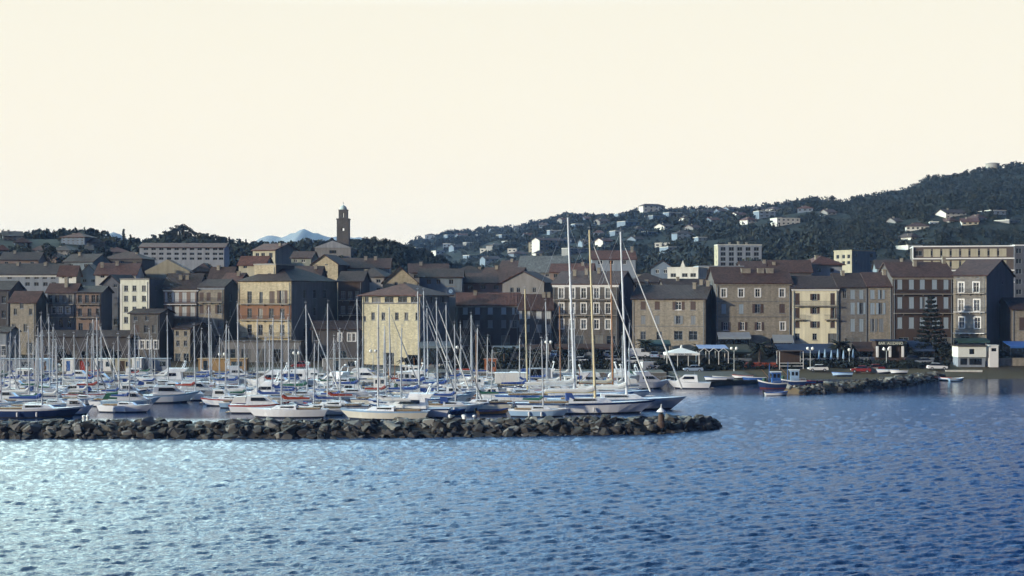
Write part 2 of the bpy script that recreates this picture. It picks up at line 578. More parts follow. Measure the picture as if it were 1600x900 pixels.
Y = np.repeat(yy[:, None], len(kk), 1)
calm = 1 - .92 * np.clip((Y - 165) / 25, 0, 1) * np.clip((12 - X) / 10, 0, 1)    # sheltered basin behind the breakwater
calm *= 1 - .88 * np.clip((Y - 178) / 62, 0, 1) * np.clip((X - 2) / 10, 0, 1)
Z = wave_height(X, Y) * calm * ((np.abs(X) < .5 * np.maximum(Y, 55)) & (Y > 44) & (Y < 301))
I = np.arange(X.size).reshape(X.shape)
Q = np.stack([I[:-1, :-1], I[:-1, 1:], I[1:, 1:], I[1:, :-1]], -1).reshape(-1, 4)
sea = link('sea', np_mesh('sea', np.stack([X, Y, Z], -1).reshape(-1, 3), Q, [wm]))
sea.data.attributes.new('ripple', 'FLOAT', 'POINT').data.foreach_set('value', calm.astype(np.float32).ravel())
sea.data.polygons.foreach_set('use_smooth', [True] * len(sea.data.polygons))
tag(sea, 'rippled blue harbour water', 'water', kind='structure')
# ================================================================== breakwater, spit, quay
ROCKM = [mk('boulder_dark', (.05, .047, .044), .95, .35, .9, .5, kind=''), mk('boulder_tan', (.09, .085, .077), .95, .35, .9, .5),
         mk('boulder_pale', (.20, .195, .18), .95, .3, .9, .5), mk('boulder_brown', (.05, .045, .043), .95, .35, .9, .5)]
def rock_mesh(seed, mat):
    rnd = random.Random(seed)
    bm = bmesh.new()
    pts = []
    while len(pts) < 18:
        p = Vector((rnd.gauss(0, 1), rnd.gauss(0, 1), rnd.gauss(0, 1))).normalized()
        p = Vector((max(-.8, min(.8, p.x)), max(-.8, min(.8, p.y)), max(-.7, min(.7, p.z)))) * rnd.uniform(.8, 1.05)
        pts.append(p)
    for p in pts:
        bm.verts.new((p.x * rnd.uniform(.95, 1.05), p.y * .9, p.z * .78))
    r = bmesh.ops.convex_hull(bm, input=bm.verts)
    bmesh.ops.delete(bm, geom=[g for g in r['geom_interior'] if isinstance(g, bmesh.types.BMVert)], context='VERTS')
    bmesh.ops.recalc_face_normals(bm, faces=bm.faces)
    me = bpy.data.meshes.new('boulder')
    bm.to_mesh(me)
    bm.free()
    me.materials.append(mat)
    return me
ROCKS = [rock_mesh(i, ROCKM[i % 4]) for i in range(16)]
def rnd_rot(rnd):
    return (rnd.uniform(-.4, .4), rnd.uniform(-.4, .4), rnd.uniform(0, 6.28))
def join_rocks(name, items, parent):
    bm = bmesh.new()
    for me, M in items:
        n0 = len(bm.verts)
        f0 = len(bm.faces)
        bm.from_mesh(me)
        bm.verts.ensure_lookup_table()
        bm.faces.ensure_lookup_table()
        bmesh.ops.transform(bm, matrix=M, verts=bm.verts[n0:])
        mi = ROCKM.index(me.materials[0])
        for f in bm.faces[f0:]:
            f.material_index = mi
    me = bpy.data.meshes.new(name)
    bm.to_mesh(me)
    bm.free()
    for m in ROCKM:
        me.materials.append(m)
    o = link(name, me, parent)
    o['kind'] = 'stuff'
    return o
def rock_line(root, pts, halfw, top, size, n_own, n_rest, seed, core, label_core='rubble_core'):
    """pts: crest points (X, Y, scale) of a rubble mound"""
    rnd = random.Random(seed)
    seg = [(Vector(a[:2]), Vector(b_[:2]), a[2], b_[2]) for a, b_ in zip(pts[:-1], pts[1:])]
    ln = [(q - p).length for p, q, _, _ in seg]
    tot = sum(ln)
    def at(s):
        for (p, q, a, bb), l in zip(seg, ln):
            if s <= l:
                t = s / l
                dd = (q - p).normalized()
                return p.lerp(q, t), Vector((-dd.y, dd.x)), a + (bb - a) * t
            s -= l
        p, q, a, bb = seg[-1]
        dd = (q - p).normalized()
        return q, Vector((-dd.y, dd.x)), bb
    mb = MB()
    ns = 40
    prof = [(-1, -.6), (-.55, .62), (-.3, .9), (.3, .9), (.6, .55), (1, -.6)]
    for i in range(ns + 1):
        c, nrm, k = at(tot * i / ns)
        for o, z in prof:
            p = c + nrm * (o * halfw * k)
            mb.v.append((p.x, p.y, z * top * k if z > 0 else z))
    m = len(prof)
    for i in range(ns):
        for j in range(m - 1):
            mb.f.append([i * m + j, (i + 1) * m + j, (i + 1) * m + j + 1, i * m + j + 1])
            mb.m.append(0)
    mb.f.append(list(range(ns * m, ns * m + m))[::-1]); mb.m.append(0)
    mb.f.append(list(range(m))); mb.m.append(0)
    mb.build(label_core, core, root)
    def one(s, o):
        c, nrm, k = at(s)
        p = c + nrm * (o * halfw * k)
        z = np.interp(o, [q[0] for q in prof], [q[1] * top if q[1] > 0 else q[1] for q in prof]) * k
        r = size * min(1.7, max(.5, math.exp(rnd.gauss(-.08, .34)))) * (.75 + .25 * k)
        return Vector((p.x, p.y, z + r * .12)), r
    rows = [-.93, -.8, -.64, -.48, -.32]
    n = 0
    per = n_own // len(rows)
    for o in rows:
        for i in range(per):
            p, r = one(tot * (i + rnd.uniform(.1, .9)) / per, o + rnd.uniform(-.07, .07))
            hi = o > -.6
            idx = rnd.choice([1, 2, 1, 3, 2, 0, 1]) if hi else rnd.choice([0, 0, 3, 1, 0, 0])
            cand = [q for q in ROCKS if q.materials[0] == ROCKM[idx]]
            ob = link('boulder', rnd.choice(cand), root, p)
            ob.rotation_euler = rnd_rot(rnd)
            ob.scale = (r * rnd.uniform(.9, 1.3), r, r * rnd.uniform(.8, 1.1))
            n += 1
    items = []
    for i in range(n_rest):
        p, r = one(rnd.uniform(0, tot), rnd.uniform(-1, 1))
        r *= .75
        M = Matrix.Translation(p) @ Matrix.Rotation(rnd.uniform(0, 6.28), 4, 'Z') @ Matrix.Rotation(rnd.uniform(-.4, .4), 4, 'X') @ Matrix.Diagonal((r * 1.2, r, r, 1))
        items.append((rnd.choice(ROCKS), M))
    join_rocks('small_stones', items, root)
def G(x, y, z=0.0):
    Y = depth_of(y, z)
    return Vector((kx(x) * Y, Y, z))
bw_ = thing('breakwater', 'long dark boulder breakwater lying across the harbour in front of the boats', 'breakwater')
a, b_, c_, e_ = G(-260, 688), G(500, 687), G(1000, 680), G(1128, 671)
rock_line(bw_, [(a.x, a.y + 4.6, 1), (b_.x, b_.y + 4.6, 1), (c_.x, c_.y + 4.3, 1), (e_.x - 2, e_.y + 2.2, .75), (e_.x - .3, e_.y + 1.6, .35)], 4.4, 1.45, .78, 300, 1500, 11, ROCKM[0])
sp_ = thing('rock_spit', 'low spit of brown boulders and earth reaching out from the beach', 'spit')
s0, s1, s2, s3 = G(1243, 617), G(1330, 612), G(1400, 604), G(1470, 594)
rock_line(sp_, [(s0.x, s0.y + 2.5, .75), (s1.x, s1.y + 3, 1), (s2.x, s2.y + 3, .95), (s3.x, s3.y + 4, .7)], 3.9, 1.45, .7, 120, 260, 12, mk('spit_earth', (.13, .10, .065), 1, .3, .3))
# quay of the marina
q0, q1 = G(-500, 588), G(1048, 597)
mb = MB()
mb.hexa([(-190, 281.5, -2), (q1.x, 277, -2), (q1.x + 1, 300, -2), (-190, 301, -2), (-190, 281.5, 1.3), (q1.x, 277, 1.3), (q1.x + 1, 300, 1.3), (-190, 301, 1.3)])
quay = mb.build('quay', mk('quay_concrete', (.13, .125, .11), .95, .25, .25))
tag(quay, 'concrete quay edge behind the moored boats', 'quay', kind='structure')
mb = MB()
mb.hexa([(-190, 281.2, 1.302), (q1.x, 276.7, 1.302), (q1.x, 277.2, 1.302), (-190, 281.7, 1.302), (-190, 281.2, 1.45), (q1.x, 276.7, 1.45), (q1.x, 277.2, 1.45), (-190, 281.7, 1.45)])
mb.build('kerb', CONC, quay)
# low mole on the right, dark edge in front of the dirt bank
m0, m1 = G(1092, 604), G(1188, 598)
mb = MB()
mb.hexa([(m0.x, m0.y, -2), (m1.x, m1.y, -2), (m1.x, 286, -2), (m0.x - 2, 286, -2), (m0.x, m0.y, .75), (m1.x, m1.y, .75), (m1.x, 288, 1.1), (m0.x - 2, 288, 1.1)])
tag(mb.build('mole', mk('mole_stone', (.07, .065, .055), .95, .3, .4)), 'dark stone landing in front of the dirt bank', 'landing', kind='structure')
# floating pontoons
def pontoon(x0, x1, y, wid, label):
    a, b2 = G(x0, y), G(x1, y)
    mb = MB()
    mb.box(0, b2.x - a.x, 0, wid, .42, .55)
    r = thing('pontoon', label, 'pontoon', (a.x, a.y, 0), 0, 'floating pontoons in the marina')
    mb.build('walkway', mk('grey_planks', (.25, .22, .18), .9, .25, 2), r)
    L = b2.x - a.x
    n = int(L / 5)
    for i in range(n):
        MB().box(i * 5 + .6, i * 5 + 3.4, .15, wid - .15, -.25, .415).build('float', CONC, r)
    for i in range(0, n, 3):
        MB().tube((i * 5 + .2, wid + .18, -1), (i * 5 + .2, wid + .18, 1.9), .13, .13, 7).build('pile', mk('pile_wood', (.16, .11, .07), .9, .2, 1), r)
pontoon(-60, 250, 610, 1.6, 'grey floating pontoon between the left-hand rows of moored boats')
pontoon(330, 770, 617, 1.6, 'grey floating pontoon between the middle rows of moored boats')
pontoon(330, 760, 602, 1.6, 'grey floating pontoon nearest the quay below the pale tower building')

# short pier in the basin
mb = MB().box(kx(762) * 250, kx(852) * 250, 247, 258, -2, 1.0)
tag(mb.build('pier', mk('quay_concrete', (.13, .125, .11))), 'short concrete pier among the boats', 'pier', kind='structure')
# ================================================================== buildings
CURTAIN = mk('curtained_glass', (.16, .16, .15), .25, .3, 1.5, spec=.5)
BLUEPANE = mk('sky_glass', (.05, .06, .075), .1, .2, 1, spec=.7)
wrnd = random.Random(99)
_wc = {}
def win_parts(w, h, far, frame):
    key = (round(w, 2), round(h, 2), far, frame.name)
    if key not in _wc:
        mb = MB()
        t = .09
        mb.box(0, t, .12, .2, 0, h).box(w - t, w, .12, .2, 0, h).box(t, w - t, .12, .2, 0, t).box(t, w - t, .12, .2, h - t, h)
        mb.box(w / 2 - .035, w / 2 + .035, .12, .2, t, h - t)
        if h > 1.2 and not far:
            mb.box(t, w / 2 - .035, .13, .19, h * .62, h * .62 + .05).box(w / 2 + .035, w - t, .13, .19, h * .62, h * .62 + .05)
        if not far:
            mb.box(-.12, w + .12, -.1, .1, -.13, -.01)
        pb = MB().add([(0, .21, 0), (w, .21, 0), (w, .21, h), (0, .21, h)], [(0, 1, 2, 3)])
        if far:
            mb.add(pb.v, pb.f, 1)
            _wc[key] = (mb.mesh('window', [frame, DARKGLASS]), None)
        else:
            _wc[key] = (mb.mesh('window', [frame]), [pb.mesh('pane', [q]) for q in (DARKGLASS, DARKGLASS, CURTAIN, BLUEPANE)])
    return _wc[key]
_sc = {}
def shutter_mesh(w, h, m):
    key = (round(w, 2), round(h, 2), m.name)
    if key not in _sc:
        mb = MB()
        f = .07
        mb.box(0, f, 0, .06, 0, h).box(w - f, w, 0, .06, 0, h).box(f, w - f, 0, .06, 0, f).box(f, w - f, 0, .06, h - f, h)
        mb.box(f, w - f, .02, .045, f, h - f)
        _sc[key] = mb.mesh('shutter', [m])
    return _sc[key]
_su = {}
def surround_mesh(w, h, m):
    key = (round(w, 2), round(h, 2), m.name)
    if key not in _su:
        mb = MB()
        t = .2
        mb.box(-t, -.002, -.06, .05, -.02, h + t).box(w + .002, w + t, -.06, .05, -.02, h + t).box(0, w, -.06, .05, h + .002, h + t)
        _su[key] = mb.mesh('surround', [m])
    return _su[key]
def face_holes(mb, o, u, inn, w, h, holes, dep=.24, mi=0, band=None):
    xs_ = sorted({0, w, *[a for q in holes for a in (q[0], q[2])]})
    zs_ = sorted({0, h, *[a for q in holes for a in (q[1], q[3])], *(band or ())})
    o, u, inn = Vector(o), Vector(u), Vector(inn)
    pt = lambda a, z, d_=0: o + u * a + inn * d_ + Vector((0, 0, z))
    for i in range(len(xs_) - 1):
        for j in range(len(zs_) - 1):
            cx_, cz = (xs_[i] + xs_[i + 1]) / 2, (zs_[j] + zs_[j + 1]) / 2
            if any(q[0] < cx_ < q[2] and q[1] < cz < q[3] for q in holes):
                continue
            mb.add([pt(xs_[i], zs_[j]), pt(xs_[i + 1], zs_[j]), pt(xs_[i + 1], zs_[j + 1]), pt(xs_[i], zs_[j + 1])], [(0, 1, 2, 3)], 2 if band and band[0] < cz < band[1] else mi)
    for a0, z0, a1, z1 in holes:
        c = [(a0, z0), (a1, z0), (a1, z1), (a0, z1)]
        for k in range(4):
            p, q = c[k], c[(k + 1) % 4]
            mb.add([pt(*p), pt(*p, dep), pt(*q, dep), pt(*q)], [(0, 1, 2, 3)], mi)
BLD = []
def building(name, label, cat, x0, x1, yt, Y, yaw=0, D=10, xr=None, xl=None, roof='gx', rh=2.4, wall=None, side=None, roofm=0,
             rows=(), balc=(), chim=(), cornice=None, strings=(), base=None, far=False, over=.45, group=None, quoin=None, band=None):
    a = R(yaw)
    ca, sa = math.cos(a), math.sin(a)
    X0, Y0 = kx(x0) * Y, Y
    W = (kx(x1) * Y0 - X0) / (ca - kx(x1) * sa)
    X1, Y1 = X0 + W * ca, Y0 + W * sa
    if xr is not None:
        D = (kx(xr) * Y1 - X1) / (-sa - kx(xr) * ca)
    if xl is not None:
        D = (X0 - kx(xl) * Y0) / (sa + kx(xl) * ca)
    cs = [(X0, Y0), (X1, Y1), (X1 - D * sa, Y1 + D * ca), (X0 - D * sa, Y0 + D * ca)]
    zb = (min(H(*c) for c in cs) - .6) if base is None else base
    Ym = Y0 if sa >= 0 else Y1
    zt = CH - (yt - HY) / F * Ym
    h = zt - zb
    BLD.append((cs, zt, x0, x1))
    r = thing(name, label, cat, (X0, Y0, zb), a, group)
    holes = {'f': [], 'r': [], 'l': []}
    wl = []
    for row in rows:
        face, cols, ya, yb, ww, style, scol = (list(row) + ['brown'])[:7]
        for cx_ in cols:
            k = kx(cx_)
            if face == 'f':
                u = (k * Y0 - X0) / (ca - k * sa)
                yy_, lim = Y0 + u * sa, W
            elif face == 'r':
                u = (k * Y1 - X1) / (-sa - k * ca)
                yy_, lim = Y1 + u * ca, D
            else:
                u = (X0 - k * Y0) / (sa + k * ca)
                yy_, lim = Y0 + u * ca, D
            yq = Y0 + (W / 2 * sa if face == 'f' else 0)
            yq = yq if face == 'f' else (Y1 if face == 'r' else Y0) + D / 2 * ca
            z1, z0 = CH - (ya - HY) / F * yq - zb, CH - (yb - HY) / F * yq - zb
            if u - ww / 2 < .15 or u + ww / 2 > lim - .15:
                if lim < ww + .5:
                    continue
                u = min(max(u, ww / 2 + .2), lim - ww / 2 - .2)
            q = (u - ww / 2, max(z0, .05), u + ww / 2, min(z1, h - .08))
            if q[3] - q[1] < .3 or any(not (q[2] < p[0] or q[0] > p[2] or q[3] < p[1] or q[1] > p[3]) for p in holes[face]):
                continue
            holes[face].append(q)
            wl.append((face, q, style, scol))
    mb = MB()
    face_holes(mb, (0, 0, 0), (1, 0, 0), (0, 1, 0), W, h, holes['f'], band=band and tuple(CH - (q - HY) / F * (Y0 + W / 2 * sa) - zb for q in band))
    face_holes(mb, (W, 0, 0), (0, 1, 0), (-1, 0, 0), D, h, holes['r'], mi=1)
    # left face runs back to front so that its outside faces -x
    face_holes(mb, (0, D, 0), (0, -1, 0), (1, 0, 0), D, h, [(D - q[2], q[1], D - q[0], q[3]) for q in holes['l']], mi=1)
    mb.add([(0, D, 0), (0, D, h), (W, D, h), (W, D, 0)], [(0, 3, 2, 1)], 1)
    wall = wall or W_GREY
    if roof == 'gx':
        mb.add([(W, 0, h), (W, D, h), (W, D / 2, h + rh)], [(0, 1, 2)], 1)
        mb.add([(0, 0, h), (0, D, h), (0, D / 2, h + rh)], [(2, 1, 0)], 1)
    if roof == 'gf':
        mb.add([(0, 0, h), (W, 0, h), (W / 2, 0, h + rh)], [(0, 1, 2)], 0)
        mb.add([(0, D, h), (W, D, h), (W / 2, D, h + rh)], [(2, 1, 0)], 1)
    mb.build('wall', [wall, side or wall, W_ORANGE], r)  # a differing side colour stands in for shade or sunlight
    rm = ROOF[roofm] if isinstance(roofm, int) else roofm
    o, th, rb = over, .22, MB()
    if roof == 'gx':
        e = o * rh / (D / 2)
        rb.slab([(-o, -o, h - e + .05), (W + o, -o, h - e + .05), (W + o, D / 2, h + rh + .05), (-o, D / 2, h + rh + .05)], th)
        rb.slab([(-o, D / 2 + .01, h + rh + .05), (W + o, D / 2 + .01, h + rh + .05), (W + o, D + o, h - e + .05), (-o, D + o, h - e + .05)], th)
    elif roof == 'gf':
        e = o * rh / (W / 2)
        rb.slab([(-o, -o, h - e + .05), (W / 2, -o, h + rh + .05), (W / 2, D + o, h + rh + .05), (-o, D + o, h - e + .05)], th)
        rb.slab([(W / 2 + .01, -o, h + rh + .05), (W + o, -o, h - e + .05), (W + o, D + o, h - e + .05), (W / 2 + .01, D + o, h + rh + .05)], th)
    elif roof == 'hip':
        m = min(W, D) / 2
        q = [(-o, -o), (W + o, -o), (W + o, D + o), (-o, D + o)]
        if W >= D:
            r0, r1 = (m, D / 2), (W - m, D / 2)
        else:
            r0, r1 = (W / 2, m), (W / 2, D - m)
        zz, e = h + rh, h - .05
        B = [(p[0], p[1], e) for p in q]
        A0, A1 = (r0[0], r0[1], zz), (r1[0] + .01, r1[1] + .01, zz)
        if W >= D:
            fs = [(B[0], B[1], A1, A0), (B[1], B[2], A1), (B[2], B[3], A0, A1), (B[3], B[0], A0)]
        else:
            fs = [(B[0], B[1], A0), (B[1], B[2], A1, A0), (B[2], B[3], A1), (B[3], B[0], A0, A1)]
        for q_ in fs:
            rb.add(q_, [tuple(range(len(q_)))])
        rb.box(-o, W + o, -o, D + o, e - .18, e - .01)
    else:
        rb.box(-.12, W + .12, -.12, D + .12, h + .002, h + .3)
        rb.box(.3, W - .3, .3, D - .3, h + .302, h + .34)
    ro = rb.build('roof', rm if roof != 'flat' else (roofm if not isinstance(roofm, int) else CONC), r)
    for cx_, cy, chh in chim:
        zc = h + rh * (1 - abs(cy - .5) * 2 if roof == 'gx' else .4 if roof != 'flat' else 0)
        cb = MB().box(cx_ * W - .38, cx_ * W + .38, cy * D - .3, cy * D + .3, zc - .5, zc + chh).box(cx_ * W - .46, cx_ * W + .46, cy * D - .38, cy * D + .38, zc + chh + .002, zc + chh + .14)
        cb.build('chimney', S_TAN, ro)
    if cornice:
        MB().box(-.18, W + .18, -.3, -.002, h - .62, h - .3).box(-.1, W + .1, -.16, -.002, h - .8, h - .622).build('cornice', cornice, r)
    for ys_ in strings:
        z = CH - (ys_ - HY) / F * (Y0 + W / 2 * sa) - zb
        MB().box(-.06, W + .06, -.09, -.002, z - .13, z + .13).build('string_course', S_GREY, r)
    if quoin:
        MB().box(-.05, .5, -.06, -.003, .1, h - .9).build('corner_pilaster', quoin, r)
        MB().box(W - .5, W + .05, -.06, -.003, .1, h - .9).build('corner_pilaster', quoin, r)
    if not far and W > 4:
        for u in ([W - .35] if W < 9 else [.3, W - .35]):
            MB().tube((u, -.12, .2), (u, -.12, h - .5), .07, .07, 6).build('drainpipe', SH['grey'], r)
    for face, q, style, scol in wl:
        ww, hh = q[2] - q[0], q[3] - q[1]
        ww, hh = round(ww, 1), round(hh, 1)
        frame = WHITE if style in 'wsf' else SH['grey']
        me, pane = win_parts(ww, hh, far, frame)
        if face == 'f':
            loc, rz = (q[0], 0, q[1]), 0
        elif face == 'r':
            loc, rz = (W, q[0], q[1]), R(90)
        else:
            loc, rz = (0, q[2], q[1]), R(-90)
        nm = 'door' if style == 'd' else 'window'
        wo = link(nm, me, r, loc, rz)
        if pane:
            link('pane', wrnd.choice(pane), wo)
        if style == 'c' and not far and wrnd.random() < .22:
            style = wrnd.choice('s1')
        if style == '1':
            sw = round(ww / 2 - .01, 2)
            link('shutter', shutter_mesh(sw, hh, SH[scol]), wo, (0, .02, 0))
            link('shutter', shutter_mesh(sw, hh, SH[scol]), wo, (ww + .01, -.075, 0))
        if style in 'sc' and not (far and style == 's' and ww < 1):
            sm_ = SH[scol]
            if style == 's':
                sw = round(ww / 2, 2)
                link('shutter', shutter_mesh(sw, hh, sm_), wo, (-sw - .01, -.075, 0))
                link('shutter', shutter_mesh(sw, hh, sm_), wo, (ww + .01, -.075, 0))
            else:
                sw = round(ww / 2 - .01, 2)
                link('shutter', shutter_mesh(sw, hh, sm_), wo, (0, .02, 0))
                link('shutter', shutter_mesh(sw, hh, sm_), wo, (ww / 2 + .01, .02, 0))
        if style == 'w' and not far:
            link('surround', surround_mesh(ww, hh, WHITE), wo)
    for face, xa, xb, yb, dp, bm_ in balc:
        if face == 'f':
            ua, ub = [(kx(q) * Y0 - X0) / (ca - kx(q) * sa) for q in (xa, xb)]
            yq = Y0 + W / 2 * sa
        else:
            ua, ub = [(kx(q) * Y1 - X1) / (-sa - kx(q) * ca) for q in (xa, xb)]
            yq = Y1
        ua, ub = max(ua, .02), min(ub, (W if face == 'f' else D) - .02)
        z = CH - (yb - HY) / F * yq - zb
        par = MB().box(0, ub - ua, -dp, -.003, -.16, 0).build('balcony', bm_, r, (ua, 0, z) if face == 'f' else (W, ua, z), 0 if face == 'f' else R(90))
        rl = MB().box(0, ub - ua, -dp + .02, -dp + .06, .95, 1.0).box(0, ub - ua, -dp + .02, -dp + .06, .08, .11)
        n = max(2, int((ub - ua) / .28))
        for i in range(n + 1):
            x = .02 + (ub - ua - .04) * i / n
            rl.box(x - .014, x + .014, -dp + .025, -dp + .055, .112, .948)
        rl.box(0, .03, -dp + .07, -.01, .95, 1.0).box(ub - ua - .03, ub - ua, -dp + .07, -.01, .95, 1.0)
        rl.build('railing', IRON, par)
        for i in range(3):
            x = (ub - ua) * (i + .5) / 3
            MB().hexa([(x - .08, -.3, -.5), (x + .08, -.3, -.5), (x + .08, -.004, -.5), (x - .08, -.004, -.5), (x - .08, -dp * .8, -.165), (x + .08, -dp * .8, -.165), (x + .08, -.004, -.165), (x - .08, -.004, -.165)]).build('bracket', bm_, par)
    return r, W, D, h
STONEB = mk('balcony_stone', (.3, .27, .23), .9, .15, 1)
B = building
# ---- right-hand waterfront
B('town_house', 'grey stone three storey house left of the cream stone house, shade-dark side wall showing', 'house', 988, 1102, 466, 317, -15, xr=1118, rh=3.0, wall=S_TAN, side=W_DARK, roofm=2,
  rows=[('f', [1005, 1027], 471, 484, 1.15, 'c', 'brown'), ('f', [1060], 471, 484, 1.3, 's', 'brown'), ('f', [1083], 471, 484, 1.15, 'c', 'brown'), ('f', [1005, 1027, 1060, 1083], 493, 506, 1.0, 'c', 'grey'), ('f', [1060, 1083], 517, 531, 1.9, 'd'), ('f', [1005, 1030], 518, 531, 1.2, 'p')],
  chim=[(.8, .35, 1.3), (.87, .5, 1.1), (.97, .45, 1.2), (.1, .5, 1.1)], strings=[510])
B('town_house', 'wide cream stone house with two string courses above striped shop awnings', 'house', 1119, 1236, 441, 316, 1, D=14, rh=3.6, wall=S_TAN, side=W_DARK, roofm=1,
  rows=[('f', [1131, 1158, 1184, 1222], 451, 464, 1.1, 'w'), ('f', [1131, 1158], 475, 490, 1.0, 'c', 'blue'), ('f', [1184, 1222], 475, 489, 1.25, 'c', 'brown'), ('f', [1134, 1160, 1186], 503, 516, 1.0, 's', 'brown'), ('f', [1223], 503, 516, 1.1, 'w'), ('f', [1140, 1160], 531, 541, 2.0, 'd'), ('f', [1215], 528, 541, 3.0, 'd')],
  strings=[471, 495], chim=[(.4, .3, .9), (.44, .3, .9), (.48, .3, .9), (.62, .3, .9), (.66, .3, .9), (.74, .3, .9), (.79, .3, .9)], cornice=S_TAN)
B('town_house', 'pale cream four storey house with dark windows and two thin balconies', 'house', 1238, 1310, 449, 315, -2, D=12, rh=2.6, wall=mk('plaster_pale', (.74, .69, .50), .92, .1, .5, .1, kind='plaster'), side=W_DARK, roofm=2, cornice=WHITE,
  rows=[('f', [1246, 1301], 458, 476, 1.0, 'c', 'brown'), ('f', [1273], 459, 469, 1.0, 'c', 'brown'), ('f', [1246, 1301], 481, 497, 1.0, 'c', 'brown'), ('f', [1273], 480, 490, 1.0, 'c', 'brown'), ('f', [1246, 1273, 1301], 502, 512, 1.0, 'c', 'brown'), ('f', [1246, 1273], 521, 531, 1.0, 'p'), ('f', [1301], 521, 536, 2.0, 'd')],
  balc=[('f', 1239, 1309, 477.5, .9, STONEB), ('f', 1240, 1258, 499, .8, STONEB), ('f', 1288, 1309, 499, .8, STONEB)])
B('town_house', 'narrow grey stone house with blue-grey shutters beside the pale cream house', 'house', 1311, 1356, 447, 315, 0, D=12, rh=3, wall=S_GREY, side=W_DARK, roofm=2,
  rows=[('f', [1332, 1346], 453, 467, .95, 'c', 'blue'), ('f', [1332, 1346], 473, 491, .95, 'c', 'blue'), ('f', [1332, 1346], 498, 518, .95, 'c', 'blue'), ('f', [1320], 453, 466, .8, 'p'), ('f', [1333], 528, 541, 3.5, 'd')], chim=[(.3, .4, 1.0)])
B('town_house', 'narrow grey stone house with blue-grey shutters left of the dark brown house', 'house', 1357, 1394, 446, 314.6, 0, D=12, rh=3, wall=S_TAN, side=W_DARK, roofm=1,
  rows=[('f', [1363, 1375], 453, 467, .95, 'c', 'blue'), ('f', [1363, 1376], 473, 491, .95, 'c', 'blue'), ('f', [1363, 1377], 498, 518, .95, 'c', 'grey')], chim=[(.9, .4, 1.1)])
B('town_house', 'dark brown five bay house with pale blue shutters behind the tall conifer', 'house', 1395, 1489, 431, 314, 0, D=13, rh=3.2, wall=W_BROWN, side=W_DARK, roofm=1, cornice=S_TAN,
  rows=[('f', [1406, 1424, 1441, 1460, 1478], 437, 452, 1.05, 'c', 'blue'), ('f', [1406, 1424, 1441, 1460, 1478], 464, 482, 1.05, 'c', 'blue'), ('f', [1406, 1424, 1441, 1460, 1478], 496, 513, 1.05, 'c', 'blue'), ('f', [1412, 1435, 1458, 1478], 527, 545, 2.2, 'd')],
  balc=[('f', 1396, 1488, 459, .9, STONEB), ('f', 1396, 1488, 489, .9, STONEB)], chim=[(.46, .35, 1.2), (.98, .45, 1.4)])
B('town_house', 'grey stone house with white window surrounds and a blank blue-grey gable end', 'house', 1490, 1541, 429, 313, -32, xr=1584, rh=3.6, wall=S_GREY, side=plaster('gable', (.21, .22, .26)), roofm=1,  # blue-grey gable plaster has the shade of the right side painted in
  rows=[('f', [1502, 1525], 441, 457, 1.15, 'w'), ('f', [1502, 1526], 468, 486, 1.15, 'w'), ('f', [1503, 1527], 496, 513, 1.15, 'w'), ('f', [1498, 1528], 432, 435, .5, 'p'), ('f', [1508, 1530], 526, 541, 2, 'd'), ('r', [1566], 440, 444, .7, 'p'), ('r', [1566], 466, 470, .7, 'p')],
  balc=[('f', 1491, 1540, 458, .9, STONEB), ('f', 1491, 1540, 487, .9, mk('white_balcony', (.6, .6, .6), .8, .1, 1)), ('f', 1491, 1540, 520, 1.2, WHITE)], quoin=S_TAN)
B('town_house', 'low brown stone house cut off by the right edge of the picture', 'house', 1581, 1660, 482, 312, 0, D=10, rh=2.4, wall=S_TAN, side=W_DARK, roofm=2,
  rows=[('f', [1597, 1625], 496, 516, 1.2, 'c', 'brown'), ('f', [1610], 527, 541, 2, 'd')])
# ---- centre waterfront
B('town_house', 'tall grey house with a white cornice and white framed windows behind the three big masts', 'house', 864, 966, 443, 320, -14, xr=990, roof='gx', rh=3.0, wall=S_DARK, side=W_DARK, roofm=1, cornice=WHITE,
  rows=[('f', [877, 894, 912, 932, 950], 450, 466, 1.1, 'w'), ('f', [877, 894, 912, 932, 950], 474, 490, 1.1, 'w'), ('f', [877, 894, 912, 932, 950], 499, 514, 1.1, 'w'), ('f', [880, 905, 935, 955], 524, 540, 2, 'd'), ('r', [978], 452, 464, 1, 'p'), ('r', [978], 478, 490, 1, 'p')],
  balc=[('f', 865, 965, 468, .9, STONEB), ('f', 865, 965, 492, .9, STONEB)], chim=[(.25, .3, 1.3), (.42, .35, 1.3), (.6, .4, 1.2)])
B('town_house', 'low brown house with a row of pale shutters left of the white cornice house', 'house', 812, 863, 482, 318, 0, D=9, rh=3.2, wall=W_DARK, roofm=1,
  rows=[('f', [820, 842, 858], 485, 498, 1.25, 'c', 'white'), ('f', [820, 842, 858], 507, 519, 1.15, 'c', 'grey'), ('f', [830, 850], 530, 544, 1.6, 'd')], chim=[(.75, .4, 1.0), (.9, .4, 1.0)])
B('town_house', 'long dark house with blue-grey shutters right of the clock pillar', 'house', 712, 811, 475, 324, 0, D=10, rh=2.6, wall=W_DARK, roofm=0, cornice=S_GREY,
  rows=[('f', [727, 746, 766, 787, 804], 480, 491, 1.1, 'c', 'blue'), ('f', [727, 746, 766, 787, 804], 500, 512, 1.1, 'c', 'grey'), ('f', [730, 760, 790], 524, 540, 2, 'd')], chim=[(.3, .4, .9)])
